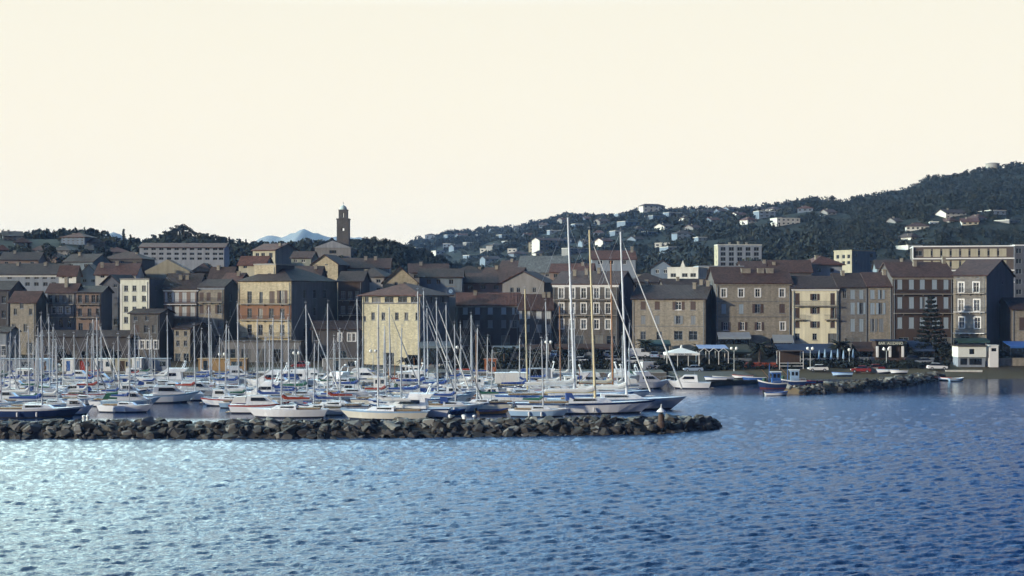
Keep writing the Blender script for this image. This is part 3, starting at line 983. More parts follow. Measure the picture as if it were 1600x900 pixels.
# ---- pale tower building with its clock pillar
r, W, D, h = B('tower_building', 'massive pale yellow stone building with a red hipped roof and a gallery of wide openings', 'building', 566, 656, 461, 306, -20, xr=702, roof='hip', rh=2.6, wall=S_YEL, side=plaster('shade', (.36, .38, .42)), roofm=0, over=.9,  # bluish side plaster stands in for shade beside the yellow stone
  rows=[('f', [573], 464, 472, .9, 'p'), ('f', [588, 608, 629], 464, 472.5, 2.1, 'p'), ('f', [648], 464, 472.5, 1.8, 'p'), ('f', [583, 599, 620, 635, 652], 488, 500, .85, 'p'), ('f', [570], 494, 502, .6, 'p'), ('f', [604], 551, 570, 1.6, 'd'), ('f', [613], 551, 570, .8, 'd'), ('f', [645], 554, 570, 2.4, 'd'),
        ('r', [674, 691], 464, 473, 2.0, 'p'), ('r', [680], 520, 533, 1.2, 'p')], strings=[474])
o = thing('clock_pillar', 'narrow grey pillar carrying a small round clock beside the pale tower building', 'clock tower', tuple(P(697, 520, 321).xy) + (1.5,))
MB().box(0, 2.1, 0, 2, 0, CH + 1.0 - 1.5 + .4).build('shaft', W_GREY, o)
zc = CH + (HY - 455) / F * 321 - 1.5
MB().box(-.15, 2.25, -.15, 2.15, zc + 1.0, zc + 1.2).build('cap', W_GREY, o)
cl = MB().tube((1.05, -.12, zc), (1.05, -.003, zc), .95, .95, 20).build('clock_case', mk('clock_case', (.05, .08, .14), .5, .1, 1), o)
MB().tube((1.05, -.15, zc), (1.05, -.122, zc), .45, .45, 20).build('dial', SKYB, cl)
MB().box(1.02, 1.08, -.17, -.152, zc, zc + .38).build('minute_hand', IRON, cl)
MB().box(1.05, 1.3, -.19, -.172, zc - .04, zc + .04).build('hour_hand', IRON, cl)
# ---- left waterfront
r, W, D, h = B('town_house', 'yellow stone house with an orange middle storey, long balconies and a shade-grey side wall', 'house', 372, 455, 438, 322, -24, xr=527, roof='hip', rh=3.2, wall=mk('stone_gold', (.44, .38, .26), .95, .16, .5, .3, kind='stone'), side=plaster('cool_shade', (.28, .29, .32)), roofm=2,  # grey of the right side is shade put into the plaster colour
  rows=[('f', [390], 455, 474, 1.2, 'p'), ('f', [408], 456, 474, .9, 'p'), ('f', [425], 455, 474, 1.4, 'c', 'brown'), ('f', [441], 454, 474, 1.3, 'c', 'brown'), ('f', [390, 407, 424, 441], 482, 497, 1.2, 'p'), ('f', [390, 407, 424, 441], 507, 524, 1.2, 'p'), ('f', [385, 410, 436], 533, 549, 1.8, 'd'), ('r', [476, 492, 508], 452, 466, 1.2, 'p'), ('r', [476, 492, 508], 480, 493, 1.1, 'p'), ('r', [476, 492], 512, 525, 1.1, 'p')],
  balc=[('f', 374, 454, 474.5, 1.0, STONEB), ('f', 374, 454, 500, 1.0, STONEB), ('f', 374, 454, 526, 1.0, STONEB)], chim=[(.55, .3, .8)], band=(499, 477))
# the taller block standing on its left half
B('roof_block', 'square stone attic block rising above the yellow stone house', 'house', 397, 431, 414, 324, -24, xr=460, roof='flat', rh=1, wall=mk('stone_gold', (.44, .38, .26)), side=W_DARK, rows=[('f', [406], 428, 438, 1.4, 'p'), ('f', [421], 427, 437, .9, 'p')], base=10)
B('town_house', 'house with a white cornice, white shutters and two iron balconies', 'house', 256, 309, 450, 322, 0, D=11, rh=3.4, wall=W_PINK, side=W_DARK, roofm=2, cornice=WHITE,
  rows=[('f', [265, 276, 288, 301], 457, 472, 1.0, 'c', 'white'), ('f', [265, 276, 288, 301], 479, 494, 1.0, 'c', 'white'), ('f', [265, 282, 300], 505, 519, 1.2, 'p')],
  balc=[('f', 257, 308, 475, .9, WHITE), ('f', 257, 308, 496, .9, STONEB)], chim=[(.4, .3, .8), (.6, .3, .8)])
B('town_house', 'tan stone house between the white cornice house and the orange storey house', 'house', 310, 350, 447, 322, -12, xr=372, rh=1.6, wall=S_TAN, side=W_DARK, roofm=2, cornice=W_BLUE,
  rows=[('f', [315, 326, 343], 457, 470, 1.0, 'c', 'brown'), ('f', [315, 326, 343], 476, 490, 1.0, 'c', 'brown'), ('f', [315, 326, 343], 500, 512, 1.0, 'p'), ('f', [325, 340], 524, 540, 1.4, 'd'), ('r', [360], 460, 470, .9, 'p'), ('r', [360], 484, 494, .9, 'p')], balc=[('f', 311, 349, 472, .8, STONEB)])
B('town_house', 'pale whitish four storey house with three columns of dark windows', 'house', 188, 233, 437, 321, -14, xr=258, roof='flat', rh=0, wall=mk('plaster_bone', (.60, .60, .50), .92, .12, .5, .15, kind='plaster'), side=plaster('slate_shade', (.24, .26, .31)), roofm=S_GREY,  # right side is coloured darker and bluer to paint in its shade
  rows=[('f', [197, 210, 225], 446, 455, 1.0, 'p'), ('f', [197, 210, 225], 462, 471, 1.0, 'p'), ('f', [197, 210, 225], 479, 488, 1.0, 'p'), ('f', [197, 210, 225], 495, 505, 1.0, 'p'), ('r', [244], 447, 454, .9, 'p'), ('r', [244], 479, 486, .9, 'p')], quoin=W_WHITE)
B('town_house', 'brown front house with a row of white framed windows below the pale whitish house', 'house', 203, 249, 489, 312, -8, xr=271, rh=.9, wall=S_DARK, side=W_DARK, roofm=2,
  rows=[('f', [211, 222, 232, 244], 532, 545, .9, 'w'), ('f', [214], 508, 520, 1.1, 'c', 'brown'), ('f', [228, 241], 508, 520, .9, 'p'), ('f', [215, 236], 555, 571, 1.8, 'd'), ('f', [212, 230], 494, 501, .8, 'p')])
B('town_house', 'narrow tan stone house front with small dark windows right of the brown front house', 'house', 272, 297, 513, 311, -10, xr=331, rh=1.2, wall=S_TAN, side=W_DARK, roofm=2,
  rows=[('f', [277, 290], 517, 525, .7, 'p'), ('f', [278, 290], 532, 541, .8, 'p'), ('f', [278, 291], 552, 569, 1.2, 'd')])
B('town_house', 'stone house with small arches of stacked balconies at the end of the lane', 'house', 74, 118, 455, 326, -6, xr=130, rh=1.8, wall=W_GREY, side=W_DARK, roofm=1,
  rows=[('f', [78, 89, 101, 110], 461, 473, .9, 'p'), ('f', [84, 94, 106], 480, 490, .9, 'w'), ('f', [80, 95, 108], 500, 512, 1.0, 'p'), ('f', [84, 104], 530, 548, 1.6, 'd')], balc=[('f', 75, 117, 475, .9, STONEB), ('f', 75, 117, 495, .9, STONEB)], chim=[(.6, .3, 2.0)])
B('town_house', 'dark house with slim balcony posts left of the tall blank blue-grey wall', 'house', 119, 158, 456, 325, 0, D=9, rh=1.4, wall=W_PINK, side=W_DARK, roofm=2,
  rows=[('f', [125, 136, 146, 154], 461, 473, .9, 'p'), ('f', [125, 140, 153], 482, 494, .9, 'p'), ('f', [126, 143], 505, 517, 1.0, 'p'), ('f', [126, 150], 530, 548, 1.5, 'd')], balc=[('f', 120, 157, 475, .9, STONEB), ('f', 120, 157, 496, .9, STONEB)])
B('town_house', 'tall blank blue-grey wall house left of the pale whitish house', 'house', 159, 187, 442, 338, -8, D=12, roof='gf', rh=2.0, wall=plaster('slate_shade2', (.17, .18, .21)), side=W_DARK, roofm=2, rows=[('f', [180], 444, 449, .8, 'p'), ('f', [170, 181], 498, 508, 1, 'p'), ('f', [172], 530, 546, 1.4, 'd')])
B('town_house', 'squat tan stone house with two dark windows near the left edge', 'house', 16, 56, 470, 322, -10, xr=73, rh=2.2, wall=S_TAN, side=W_DARK, roofm=1,
  rows=[('f', [34], 471.5, 482, .9, 'p'), ('f', [24, 48], 482, 492, .8, 'p'), ('f', [22, 40], 506, 518, 1.0, 'p'), ('f', [28, 46], 535, 552, 1.4, 'd')])
B('town_house', 'dark house at the left edge behind the marina masts', 'house', -50, 15, 452, 328, 0, D=10, rh=2.0, wall=W_DARK, roofm=2, rows=[('f', [-30, -10, 6], 462, 474, 1, 'p'), ('f', [-30, -10, 6], 485, 497, 1, 'p'), ('f', [-20, 4], 512, 525, 1.2, 'c', 'blue')])
B('waterfront_shed', 'low dark waterfront building under the houses behind the marina offices', 'building', 60, 205, 525, 311, 0, D=7, rh=1.2, wall=W_DARK, roofm=2, rows=[('f', [75, 95, 150], 540, 553, 1.4, 'p'), ('f', [115, 133, 185], 548, 570, 1.6, 'd')])
B('waterfront_shed', 'pale blue-grey lean building at the left edge of the quay', 'building', -40, 12, 518, 308, 0, D=7, rh=1.0, wall=W_BLUE, roofm=2, rows=[('f', [-20, 2], 540, 556, 2.2, 'w')])
B('waterfront_shed', 'long low shop row under the orange storey house', 'building', 345, 470, 535, 309, 0, D=6, roof='flat', rh=0, wall=W_GREY, roofm=S_DARK, rows=[('f', [360, 385, 410, 435, 458], 545, 566, 2.2, 'd')])
B('waterfront_shed', 'low grey house with three white framed windows left of the pale tower building', 'building', 487, 563, 513, 312, 0, D=8, rh=1.6, wall=W_DARK, roofm=2, rows=[('f', [496], 523, 532, 1.0, 'p'), ('f', [531, 546, 553], 521, 533, .7, 'w'), ('f', [505, 535], 548, 567, 2.0, 'd')])
B('town_house', 'dark brown house with balconies squeezed in left of the pale tower building', 'house', 529, 566, 438, 330, -4, D=10, rh=2.2, wall=W_BROWN, side=W_DARK, roofm=2, rows=[('f', [536, 547, 558], 455, 467, 1.0, 'p'), ('f', [536, 547, 558], 478, 490, 1.0, 'p')], balc=[('f', 530, 564, 469, .8, STONEB), ('f', 530, 564, 492, .8, STONEB)])
# ---- second rows
g2 = dict(far=True)
B('long_house', 'long pale blue house with a white gutter at the upper left', 'house', -60, 96, 428, 366, 0, D=12, rh=2.8, wall=W_BLUE, roofm=2, cornice=WHITE, rows=[('f', [15, 43, 57, 70, 83], 431, 436, 1.2, 'p'), ('f', [43, 57, 71, 84], 441, 447, 1.2, 'p'), ('f', [-20, 0], 441, 447, 1.2, 'p')], chim=[(.5, .4, .8), (.78, .4, .8)], **g2)
B('town_house', 'white gabled house front between the long pale blue house and the blue gable', 'house', 92, 119, 427, 362, -10, xr=126, rh=2.0, wall=W_WHITE, side=W_DARK, roofm=1, rows=[('f', [100, 110], 431, 435, 1.0, 'p')], **g2)
B('town_house', 'blue-grey gabled house above the tall blank wall', 'house', 121, 156, 432, 364, 8, D=10, roof='gf', rh=3.2, wall=plaster('azure', (.26, .33, .42)), roofm=2, rows=[('f', [132, 145], 436, 441, 1.0, 'p')], **g2)
B('town_house', 'red roofed house with pale chimneys above the tall blank wall', 'house', 149, 212, 428, 352, 4, D=11, rh=2.8, wall=W_WHITE, roofm=0, rows=[('f', [160, 175, 190], 430, 434, 1.0, 'p')], chim=[(.1, .3, 1.2), (.45, .4, .9), (.85, .6, .8)], **g2)
B('gabled_house', 'pale blue gabled house facing the harbour above the white cornice house', 'house', 237, 305, 425, 376, 6, xl=226, roof='gf', rh=3.0, wall=plaster('ice', (.42, .48, .56)), side=W_CREAM, roofm=0, rows=[('f', [258, 271, 286], 417, 421.5, .9, 'p'), ('f', [255, 273, 290], 430, 435, 1.0, 'p')], **g2)  # cream left side stands in for sunlight against the blue front
B('town_house', 'low brown tiled house with skylights right of the pale blue gabled house', 'house', 327, 362, 432, 350, -14, xr=372, rh=2.4, wall=W_CREAM, side=W_DARK, roofm=2, rows=[('f', [340, 352], 435, 440, 1.0, 'p')], chim=[(.3, .4, .7)], **g2)
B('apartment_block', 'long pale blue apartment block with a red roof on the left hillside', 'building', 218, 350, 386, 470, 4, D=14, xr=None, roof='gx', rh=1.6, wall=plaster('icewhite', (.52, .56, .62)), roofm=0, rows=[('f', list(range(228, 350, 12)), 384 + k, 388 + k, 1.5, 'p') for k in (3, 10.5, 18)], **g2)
B('town_house', 'cream house with a shade-grey side wall and red roof above the trees', 'house', 395, 430, 390, 420, -26, xr=467, rh=2.0, wall=W_CREAM, side=plaster('haze', (.36, .38, .42)), roofm=0, rows=[('f', [402, 411, 423], 395, 403, 1.3, 'p')], chim=[(.9, .3, .7)], **g2)  # grey plaster paints the right side as shaded, the front stays cream
B('town_house', 'house with a grey gable and orange roof below the cream hillside house', 'house', 373, 415, 412, 395, -14, xr=426, rh=2.2, wall=W_CREAM, side=W_BLUE, roofm=0, rows=[('f', [383, 402], 414, 419, 1.1, 'p')], **g2)
B('town_house', 'small pale green walled house left of the cream gabled house', 'house', 455, 486, 402, 400, -6, D=8, rh=1.8, wall=plaster('sage', (.42, .45, .38)), roofm=1, rows=[('f', [462, 474], 405, 410, 1.1, 'w')], **g2)
B('gabled_house', 'cream stone gabled house below the church', 'house', 487, 528, 412, 365, -10, xr=545, roof='gf', rh=2.4, wall=mk('stone_gold', (.44, .38, .26)), side=W_DARK, roofm=1, rows=[('f', [510], 408, 414.5, .8, 'p'), ('f', [497, 509], 423, 428, 1.0, 'p')], **g2)
B('town_house', 'brown roofed house with a blue wall right of the cream gabled house', 'house', 531, 608, 418, 372, 2, D=12, rh=2.6, wall=plaster('petrol', (.27, .33, .38)), roofm=1, rows=[('f', [541, 560, 580, 600], 422, 428, 1.2, 'c', 'grey'), ('f', [541, 560, 580, 600], 434, 440, 1.2, 'c', 'grey')], chim=[(.5, .4, .9), (.7, .4, .9)], **g2)
B('gabled_house', 'cream gable with two small windows behind the pale tower building', 'house', 598, 652, 440, 342, 4, D=11, roof='gf', rh=3.6, wall=mk('stone_gold', (.44, .38, .26)), side=W_DARK, roofm=1, rows=[('f', [619, 633], 441, 446, .8, 'p')], **g2)
B('town_house', 'blue-grey house between the cream gable and the clock pillar', 'house', 655, 722, 432, 346, 0, D=10, rh=2.0, wall=plaster('petrol', (.27, .33, .38)), roofm=2, rows=[('f', [670, 685, 705], 436, 444, 1.1, 'p')], **g2)
B('town_house', 'long brown roofed house above the long dark house', 'house', 722, 792, 441, 352, 0, D=12, rh=2.4, wall=W_PINK, roofm=1, rows=[('f', [735, 755, 775], 446, 452, 1.2, 'p')], **g2)
B('gabled_house', 'big grey gabled house above the low brown house with pale shutters', 'house', 785, 850, 440, 348, -16, xr=868, roof='gf', rh=2.6, wall=W_GREY, side=W_DARK, roofm=1, rows=[('f', [800, 810, 835], 449, 457, .9, 'p'), ('f', [800, 812, 835], 464, 472, .9, 'p'), ('f', [808], 433, 439, .8, 'p')], **g2)
B('town_house', 'sloping grey roofed house with small dark windows left of the tall white mast', 'house', 810, 884, 424, 400, -8, D=13, rh=4.5, wall=W_GREY, roofm=mk('grey_slates', (.13, .14, .14), .9, .3, .5, .3, kind='tile'), rows=[('f', [825, 840, 855, 870], 428, 432, 1.0, 'p')], **g2)
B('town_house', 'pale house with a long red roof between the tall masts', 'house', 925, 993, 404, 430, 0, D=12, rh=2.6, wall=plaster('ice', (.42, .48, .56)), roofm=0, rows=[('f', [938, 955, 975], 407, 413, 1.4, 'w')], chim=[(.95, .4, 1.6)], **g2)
B('gabled_house', 'small blue gabled house left of the bright white flat roofed hall', 'house', 1017, 1052, 418, 420, -8, D=9, roof='gf', rh=2.2, wall=plaster('azure', (.26, .33, .42)), roofm=2, rows=[('f', [1027, 1040], 421, 427, 1.1, 'w')], **g2)
r, W, D, h = B('white_hall', 'bright white flat roofed hall with a small pediment behind the grey stone house', 'building', 1043, 1091, 419, 392, -24, D=12, roof='flat', rh=0, wall=W_WHITE, roofm=W_WHITE, rows=[('f', [1052, 1070, 1083], 427, 433, 1.6, 'p')], **g2)
MB().prism([(W * .42, h + .35), (W * .58, h + .35), (W * .5, h + 2.2)], -.1, .4).build('pediment', W_WHITE, r)
B('columned_hall', 'long white portico building with dark bays right of the bright white hall', 'building', 1092, 1162, 417, 396, 2, D=9, roof='flat', rh=0, wall=W_WHITE, roofm=W_BLUE, rows=[('f', [1097, 1107, 1117, 1127, 1137, 1147, 1156], 421, 432, 1.4, 'p')], **g2)
B('apartment_block', 'four storey apartment block with a sunlit left wall on the hillside', 'building', 1122, 1190, 383, 540, 6, xl=1116, roof='flat', rh=0, wall=plaster('ice', (.42, .48, .56)), side=W_CREAM, roofm=W_WHITE, rows=[('f', [1130, 1143, 1156, 1169, 1182], 385 + k, 391 + k, 2.0, 'p') for k in (1, 9, 17, 25)] + [('l', [1119], 390 + k, 394 + k, .9, 'p') for k in (0, 9, 18)], chim=[(.3, .4, 1), (.5, .4, 1.4), (.7, .5, 1)], **g2)  # cream left wall is sunlight put into the colour
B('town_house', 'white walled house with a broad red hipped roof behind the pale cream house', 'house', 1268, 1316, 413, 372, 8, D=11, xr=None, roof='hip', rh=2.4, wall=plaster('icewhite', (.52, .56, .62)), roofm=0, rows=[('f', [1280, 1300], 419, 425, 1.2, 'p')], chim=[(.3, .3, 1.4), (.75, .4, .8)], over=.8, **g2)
B('town_house', 'dark roofed house wedged behind the wide cream stone house', 'house', 1205, 1268, 424, 366, -4, D=10, rh=3.0, wall=W_DARK, roofm=1, chim=[(.1, .3, .6)], **g2)
B('corner_block', 'plain block with a sunlit yellow left wall and a blue shaded front', 'building', 1331, 1369, 392, 440, 34, xl=1303, roof='flat', rh=0, wall=plaster('azure', (.30, .36, .45)), side=W_CREAM, roofm=W_CREAM, rows=[('f', [1338, 1362], 396, 402, 1.4, 'p'), ('f', [1338, 1362], 407, 413, 1.4, 'p'), ('l', [1309, 1318, 1326], 398, 404, 1.2, 'p'), ('l', [1309, 1318, 1326], 408, 413, 1.2, 'p')], **g2)  # yellow sunlight and blue shade are put into the wall colours
# modern hotel
HB = mk('hotel_dark', (.10, .08, .07), .8, .15, 1)
r, W, D, h = B('hotel', 'modern flat roofed hotel with white floor bands and cream window panels', 'hotel', 1427, 1584, 385, 415, -12, D=14, roof='flat', rh=0, wall=HB, roofm=WHITE, rows=[('f', [1435 + 16.2 * i for i in range(10)], 393 - .0 + q, 401 + q, 2.2, 'p') for q in (-1.5, 16)], **g2)
for zz in (h - 3.45, h - 6.9, h - 10.3):
    MB().box(-.2, W + .2, -.7, -.004, zz - .15, zz + .22).build('floor_band', WHITE, r)
MB().box(-.25, -.004, -.7, .2, h - 3.2, h - .002).build('end_band', WHITE, r)
for i in range(9):
    for zz in (h - 3.0, h - 6.4):
        u = W * (.14 + .094 * i)
        MB().box(u - 1.0, u + 1.0, -.06, -.005, zz + .1, zz + 2.4).build('blind_panel', W_CREAM, r)
B('hotel_wing', 'dark end wing of the modern hotel at the right edge', 'hotel', 1586, 1680, 384, 408, 0, D=12, roof='flat', rh=0, wall=plaster('wing', (.16, .17, .2)), roofm=WHITE, rows=[('f', [1592, 1604, 1620], q, q + 8, 1.6, 'p') for q in (388, 404, 420, 436, 452)], **g2)
# ---- infill roofs of the old town
fill = [(345, 372, 441, 336, 0, 'infill house with a dark side right of the tan stone house'), (640, 700, 425, 372, 1, 'brown roofed infill house above the blue-grey house'), (700, 765, 428, 380, 2, 'dark roofed infill house in the middle of the old town'),
        (752, 812, 431, 371, 1, 'brown roofed infill house left of the big grey gabled house'), (860, 925, 424, 395, 0, 'red roofed infill house between the first two tall masts'), (985, 1045, 440, 352, 2, 'grey walled infill house behind the grey stone house'),
        (1160, 1210, 420, 400, 1, 'brown roofed infill house right of the portico building'), (100, 145, 408, 420, 2, 'dark roofed infill house above the blue gable'), (160, 222, 404, 430, 1, 'grey infill house left of the long apartment block'),
        (0, 60, 405, 430, 2, 'dark infill house above the long pale blue house'), (460, 500, 430, 340, 1, 'brown infill house left of the cream gabled house'), (548, 600, 432, 350, 2, 'dark infill house below the house with the blue wall'),
        (1370, 1425, 418, 395, 2, 'dark roofed infill house left of the modern hotel'), (1040, 1120, 450, 345, 2, 'blue-grey infill house below the bright white hall'), (300, 330, 424, 372, 1, 'brown infill house right of the pale blue gabled house'), (780, 830, 418, 430, 1, 'brown infill house below the far hillside flats')]
for i, (x0, x1, yt, Y, rm, lab) in enumerate(fill):
    wl_ = [W_DARK, W_GREY, plaster('petrol', (.27, .33, .38)), S_DARK, W_PINK][i % 5]
    n = max(2, int((x1 - x0) / 16))
    B('town_house', lab, 'house', x0, x1, yt, Y, [-8, 5, 0, -14][i % 4], D=10, roof=['gx', 'gx', 'hip'][i % 3], rh=2.3, wall=wl_, roofm=rm, far=True,
      rows=[('f', [x0 + (x1 - x0) * (j + .5) / n for j in range(n)], yt + 4, yt + 10, 1.1, 'p'), ('f', [x0 + (x1 - x0) * (j + .5) / n for j in range(n)], yt + 18, yt + 25, 1.1, 'p')], chim=[(.3, .4, .8)] if i % 2 else [(.75, .35, .9)])
# ---- church
ct = thing('church', 'grey church with a pediment and a tall square bell tower on the hill', 'church', tuple(P(492, 400, 530).xy) + (H(*P(492, 400, 530).xy) - 1.5,))
zb = ct.location.z
s = 530 / F
zt = lambda y: CH - (y - HY) * s - zb
CW = 56 * s
mb = MB()
face_holes(mb, (0, 0, 0), (1, 0, 0), (0, 1, 0), CW, zt(387), [(CW * .5 - 1.3, zt(396), CW * .5 + 1.3, zt(391))], .5)
mb.add([(CW, 0, 0), (CW, 22, 0), (CW, 22, zt(387)), (CW, 0, zt(387)), (0, 0, 0), (0, 22, 0), (0, 22, zt(387)), (0, 0, zt(387))], [(0, 1, 2, 3), (7, 6, 5, 4), (1, 5, 6, 2)])
mb.build('nave_wall', W_GREY, ct)
MB().prism([(-.4, zt(387)), (CW + .4, zt(387)), (CW / 2, zt(376))], -.25, .5).build('pediment', plaster('ped', (.45, .47, .5)), ct)
MB().tube((CW / 2, .3, zt(393.5)), (CW / 2, .4, zt(393.5)), 1.5, 1.5, 14).build('round_window', DARKGLASS, ct)
rb = MB().slab([(-.4, .5, zt(387) - .1), (CW / 2, .5, zt(376.5)), (CW / 2, 22.4, zt(376.5)), (-.4, 22.4, zt(387) - .1)], .25).slab([(CW / 2 + .01, .5, zt(376.5)), (CW + .4, .5, zt(387) - .1), (CW + .4, 22.4, zt(387) - .1), (CW / 2 + .01, 22.4, zt(376.5))], .25)
rb.build('roof', ROOF[1], ct)
tx0, tx1 = (524 - 492) * s, (543 - 492) * s
tw = tx1 - tx0
twr = link('bell_tower', None, ct, (tx0, 4, 0))
def tower_stage(w, x, z0, z1, oz0, oz1, ow, nm):
    mb = MB()
    hs = [(w / 2 - ow / 2, oz0 - z0, w / 2 + ow / 2, oz1 - z0)]
    for o, u, i_ in (((x, x, z0), (1, 0, 0), (0, 1, 0)), ((x + w, x, z0), (0, 1, 0), (-1, 0, 0)), ((x + w, x + w, z0), (-1, 0, 0), (0, -1, 0)), ((x, x + w, z0), (0, -1, 0), (1, 0, 0))):
        face_holes(mb, o, u, i_, w, z1 - z0, hs, .55)
    mb.box(x + .56, x + w - .56, x + .56, x + w - .56, z1 - .2, z1 - .02)
    mb.build(nm, S_DARK, twr)
tower_stage(tw, 0, 0, zt(361), zt(372), zt(364), 0.01, 'lower_stage')
tower_stage(tw, 0, zt(361) + .002, zt(342), zt(363.6) + .9, zt(355), 1.15, 'belfry')
MB().box(-.2, tw + .2, -.2, tw + .2, zt(342), zt(340.3)).build('belfry_cornice', S_DARK, twr)
tower_stage(tw * .72, tw * .14, zt(340.3) + .002, zt(327), zt(338.5), zt(331), .55, 'lantern')
MB().box(tw * .1, tw * .9, tw * .1, tw * .9, zt(327), zt(326.3)).build('lantern_cornice', S_DARK, twr)
z0 = zt(326.3)
MB().lathe([(tw * .30, z0 + .003), (tw * .30, z0 + .5), (tw * .25, z0 + 1.0), (tw * .14, z0 + 1.5), (.12, z0 + 1.8), (.08, z0 + 2.1)], (tw / 2, tw / 2, 0), 12).build('dome', mk('copper_green', (.42, .52, .52), .6, .1, 1), twr)
MB().box(tw / 2 - .04, tw / 2 + .04, tw / 2 - .04, tw / 2 + .04, z0 + 2.1, z0 + 3.0).box(tw / 2 - .3, tw / 2 + .3, tw / 2 - .035, tw / 2 + .035, z0 + 2.55, z0 + 2.65).build('cross', IRON, twr)
# ---- villas on the hillsides
VIL = []
def villa(x, yb, wpx, hpx, kind, look, stor=2, yaw=None):
    g = ground_hit(x, yb)
    if g is None or g.y > 1700:
        return
    rnd = random.Random(int(x * 7 + yb))
    Y = g.y
    yw = yaw if yaw is not None else rnd.choice([14, 22, 30, -12, 18])
    wc = {'w': W_WHITE, 'c': W_CREAM, 'b': plaster('azure', (.30, .36, .45)), 'g': W_GREY, 'p': W_PINK}[kind]
    x0, x1 = x - wpx / 2, x + wpx / 2
    top = yb - hpx
    rows = []
    n = max(2, int(wpx / 7))
    for k in range(stor):
        ya = top + hpx * (k + .25) / stor
        rows.append(('f', [x0 + wpx * (j + .5) / n for j in range(n)], ya, ya + hpx * .45 / stor, min(1.8, wpx * Y / F / n * .5), 'p'))
    flat = rnd.random() < .35
    r = building('hillside_villa', look, 'house', x0, x1, top, Y, yw, D=rnd.uniform(8, 11), roof='flat' if flat else rnd.choice(['gx', 'hip']), rh=1.8, wall=wc, side=W_WHITE if kind in 'wc' else wc,  # cream villas get whiter sides, sunlight painted into the wall
                 roofm=rnd.choice([1, 2, 2, 0]) if not flat else W_WHITE, rows=rows, far=True, chim=[(.3, .4, .7)])[0]
    VIL.append((x, yb, r, kind, flat))
for v in [(1022, 331, 34, 10, 'w', 0), (1008, 331, 9, 9, 'w', 0), (1232, 352, 36, 11, 'w', 0), (1199, 340, 26, 10, 'b', 0), (1258, 331, 24, 6, 'b', 0), (1130, 335, 14, 6, 'b', 0), (1104, 338, 20, 8, 'b', 0), (1160, 341, 16, 6, 'c', 0), (1071, 373, 26, 9, 'b', 0), (1036, 386, 26, 6, 'w', 0),
          (988, 353, 22, 7, 'b', 0), (1030, 344, 20, 7, 'b', 0), (1055, 339, 20, 7, 'b', 0), (862, 392, 38, 17, 'c', 0), (836, 392, 20, 14, 'c', 0), (838, 416, 22, 12, 'w', 0), (905, 397, 30, 9, 'g', 0), (810, 361, 16, 6, 'b', 0), (815, 402, 24, 6, 'b', 0), (770, 410, 24, 6, 'b', 0), (742, 404, 18, 5, 'b', 0),
          (688, 398, 14, 6, 'w', 0), (724, 373, 16, 6, 'b', 0), (672, 374, 16, 7, 'b', 0), (705, 372, 12, 5, 'b', 0), (790, 372, 12, 5, 'b', 0), (868, 365, 18, 5, 'b', 0), (905, 355, 14, 5, 'b', 0), (935, 368, 16, 5, 'b', 0), (945, 350, 16, 5, 'g', 0), (1020, 368, 16, 6, 'b', 0), (780, 388, 20, 5, 'g', 0),
          (1494, 341, 32, 9, 'w', 0), (1490, 350, 14, 5, 'w', 0), (1516, 352, 26, 6, 'c', 0), (1560, 336, 24, 7, 'b', 0), (1434, 360, 36, 7, 'w', 0), (1431, 376, 14, 6, 'c', 0), (1430, 390, 22, 6, 'w', 0), (1480, 404, 14, 5, 'w', 0), (1188, 331, 12, 5, 'w', 0), (1090, 360, 14, 5, 'g', 0), (1282, 342, 14, 5, 'g', 0), (640, 384, 12, 5, 'b', 0), (655, 392, 12, 5, 'g', 0), (675, 386, 14, 5, 'w', 0), (698, 386, 12, 5, 'b', 0), (716, 390, 14, 5, 'b', 0), (735, 384, 12, 5, 'g', 0), (752, 372, 12, 5, 'b', 0), (757, 394, 14, 5, 'w', 0), (775, 364, 12, 5, 'b', 0), (798, 382, 14, 5, 'b', 0), (800, 394, 14, 5, 'w', 0), (828, 372, 14, 5, 'b', 0), (848, 356, 12, 5, 'b', 0), (885, 380, 16, 6, 'b', 0), (884, 348, 12, 5, 'g', 0), (920, 345, 12, 4, 'b', 0), (918, 384, 16, 6, 'b', 0), (950, 382, 16, 6, 'w', 0), (968, 366, 14, 5, 'b', 0), (972, 338, 12, 4, 'b', 0), (1002, 362, 14, 5, 'b', 0), (1000, 378, 14, 5, 'b', 0), (1045, 358, 14, 5, 'w', 0), (1052, 392, 16, 6, 'b', 0), (1075, 345, 14, 5, 'w', 0), (1098, 376, 14, 5, 'b', 0), (1118, 348, 14, 5, 'b', 0), (1145, 330, 12, 4, 'b', 0), (1175, 348, 14, 5, 'w', 0), (1215, 331, 14, 5, 'c', 0), (1300, 336, 14, 5, 'g', 0), (1405, 350, 12, 5, 'g', 0), (1460, 352, 14, 5, 'b', 0), (1535, 345, 14, 5, 'b', 0), (1585, 350, 16, 6, 'g', 0), (845, 402, 16, 7, 'c', 0),
          (114, 382, 36, 12, 'b', 0), (92, 402, 34, 11, 'g', 0), (150, 386, 28, 8, 'g', 0), (140, 400, 10, 10, 'b', 0), (205, 386, 42, 12, 'p', 0), (36, 386, 26, 8, 'b', 0), (4, 404, 18, 14, 'b', 0), (60, 398, 22, 8, 'g', 0), (182, 402, 40, 9, 'g', 0), (322, 398, 16, 12, 'c', 0), (262, 350, 26, 8, 'g', 0), (20, 376, 30, 8, 'g', 0), (75, 410, 26, 8, 'p', 0)]:
    villa(v[0], v[1], v[2], v[3], v[4], '', 3 if v[3] > 11 else 2 if v[3] > 7 else 1)
VIL.sort(key=lambda q: q[0])
nm = {'w': 'white', 'c': 'cream', 'b': 'pale blue-grey', 'g': 'grey', 'p': 'pinkish'}
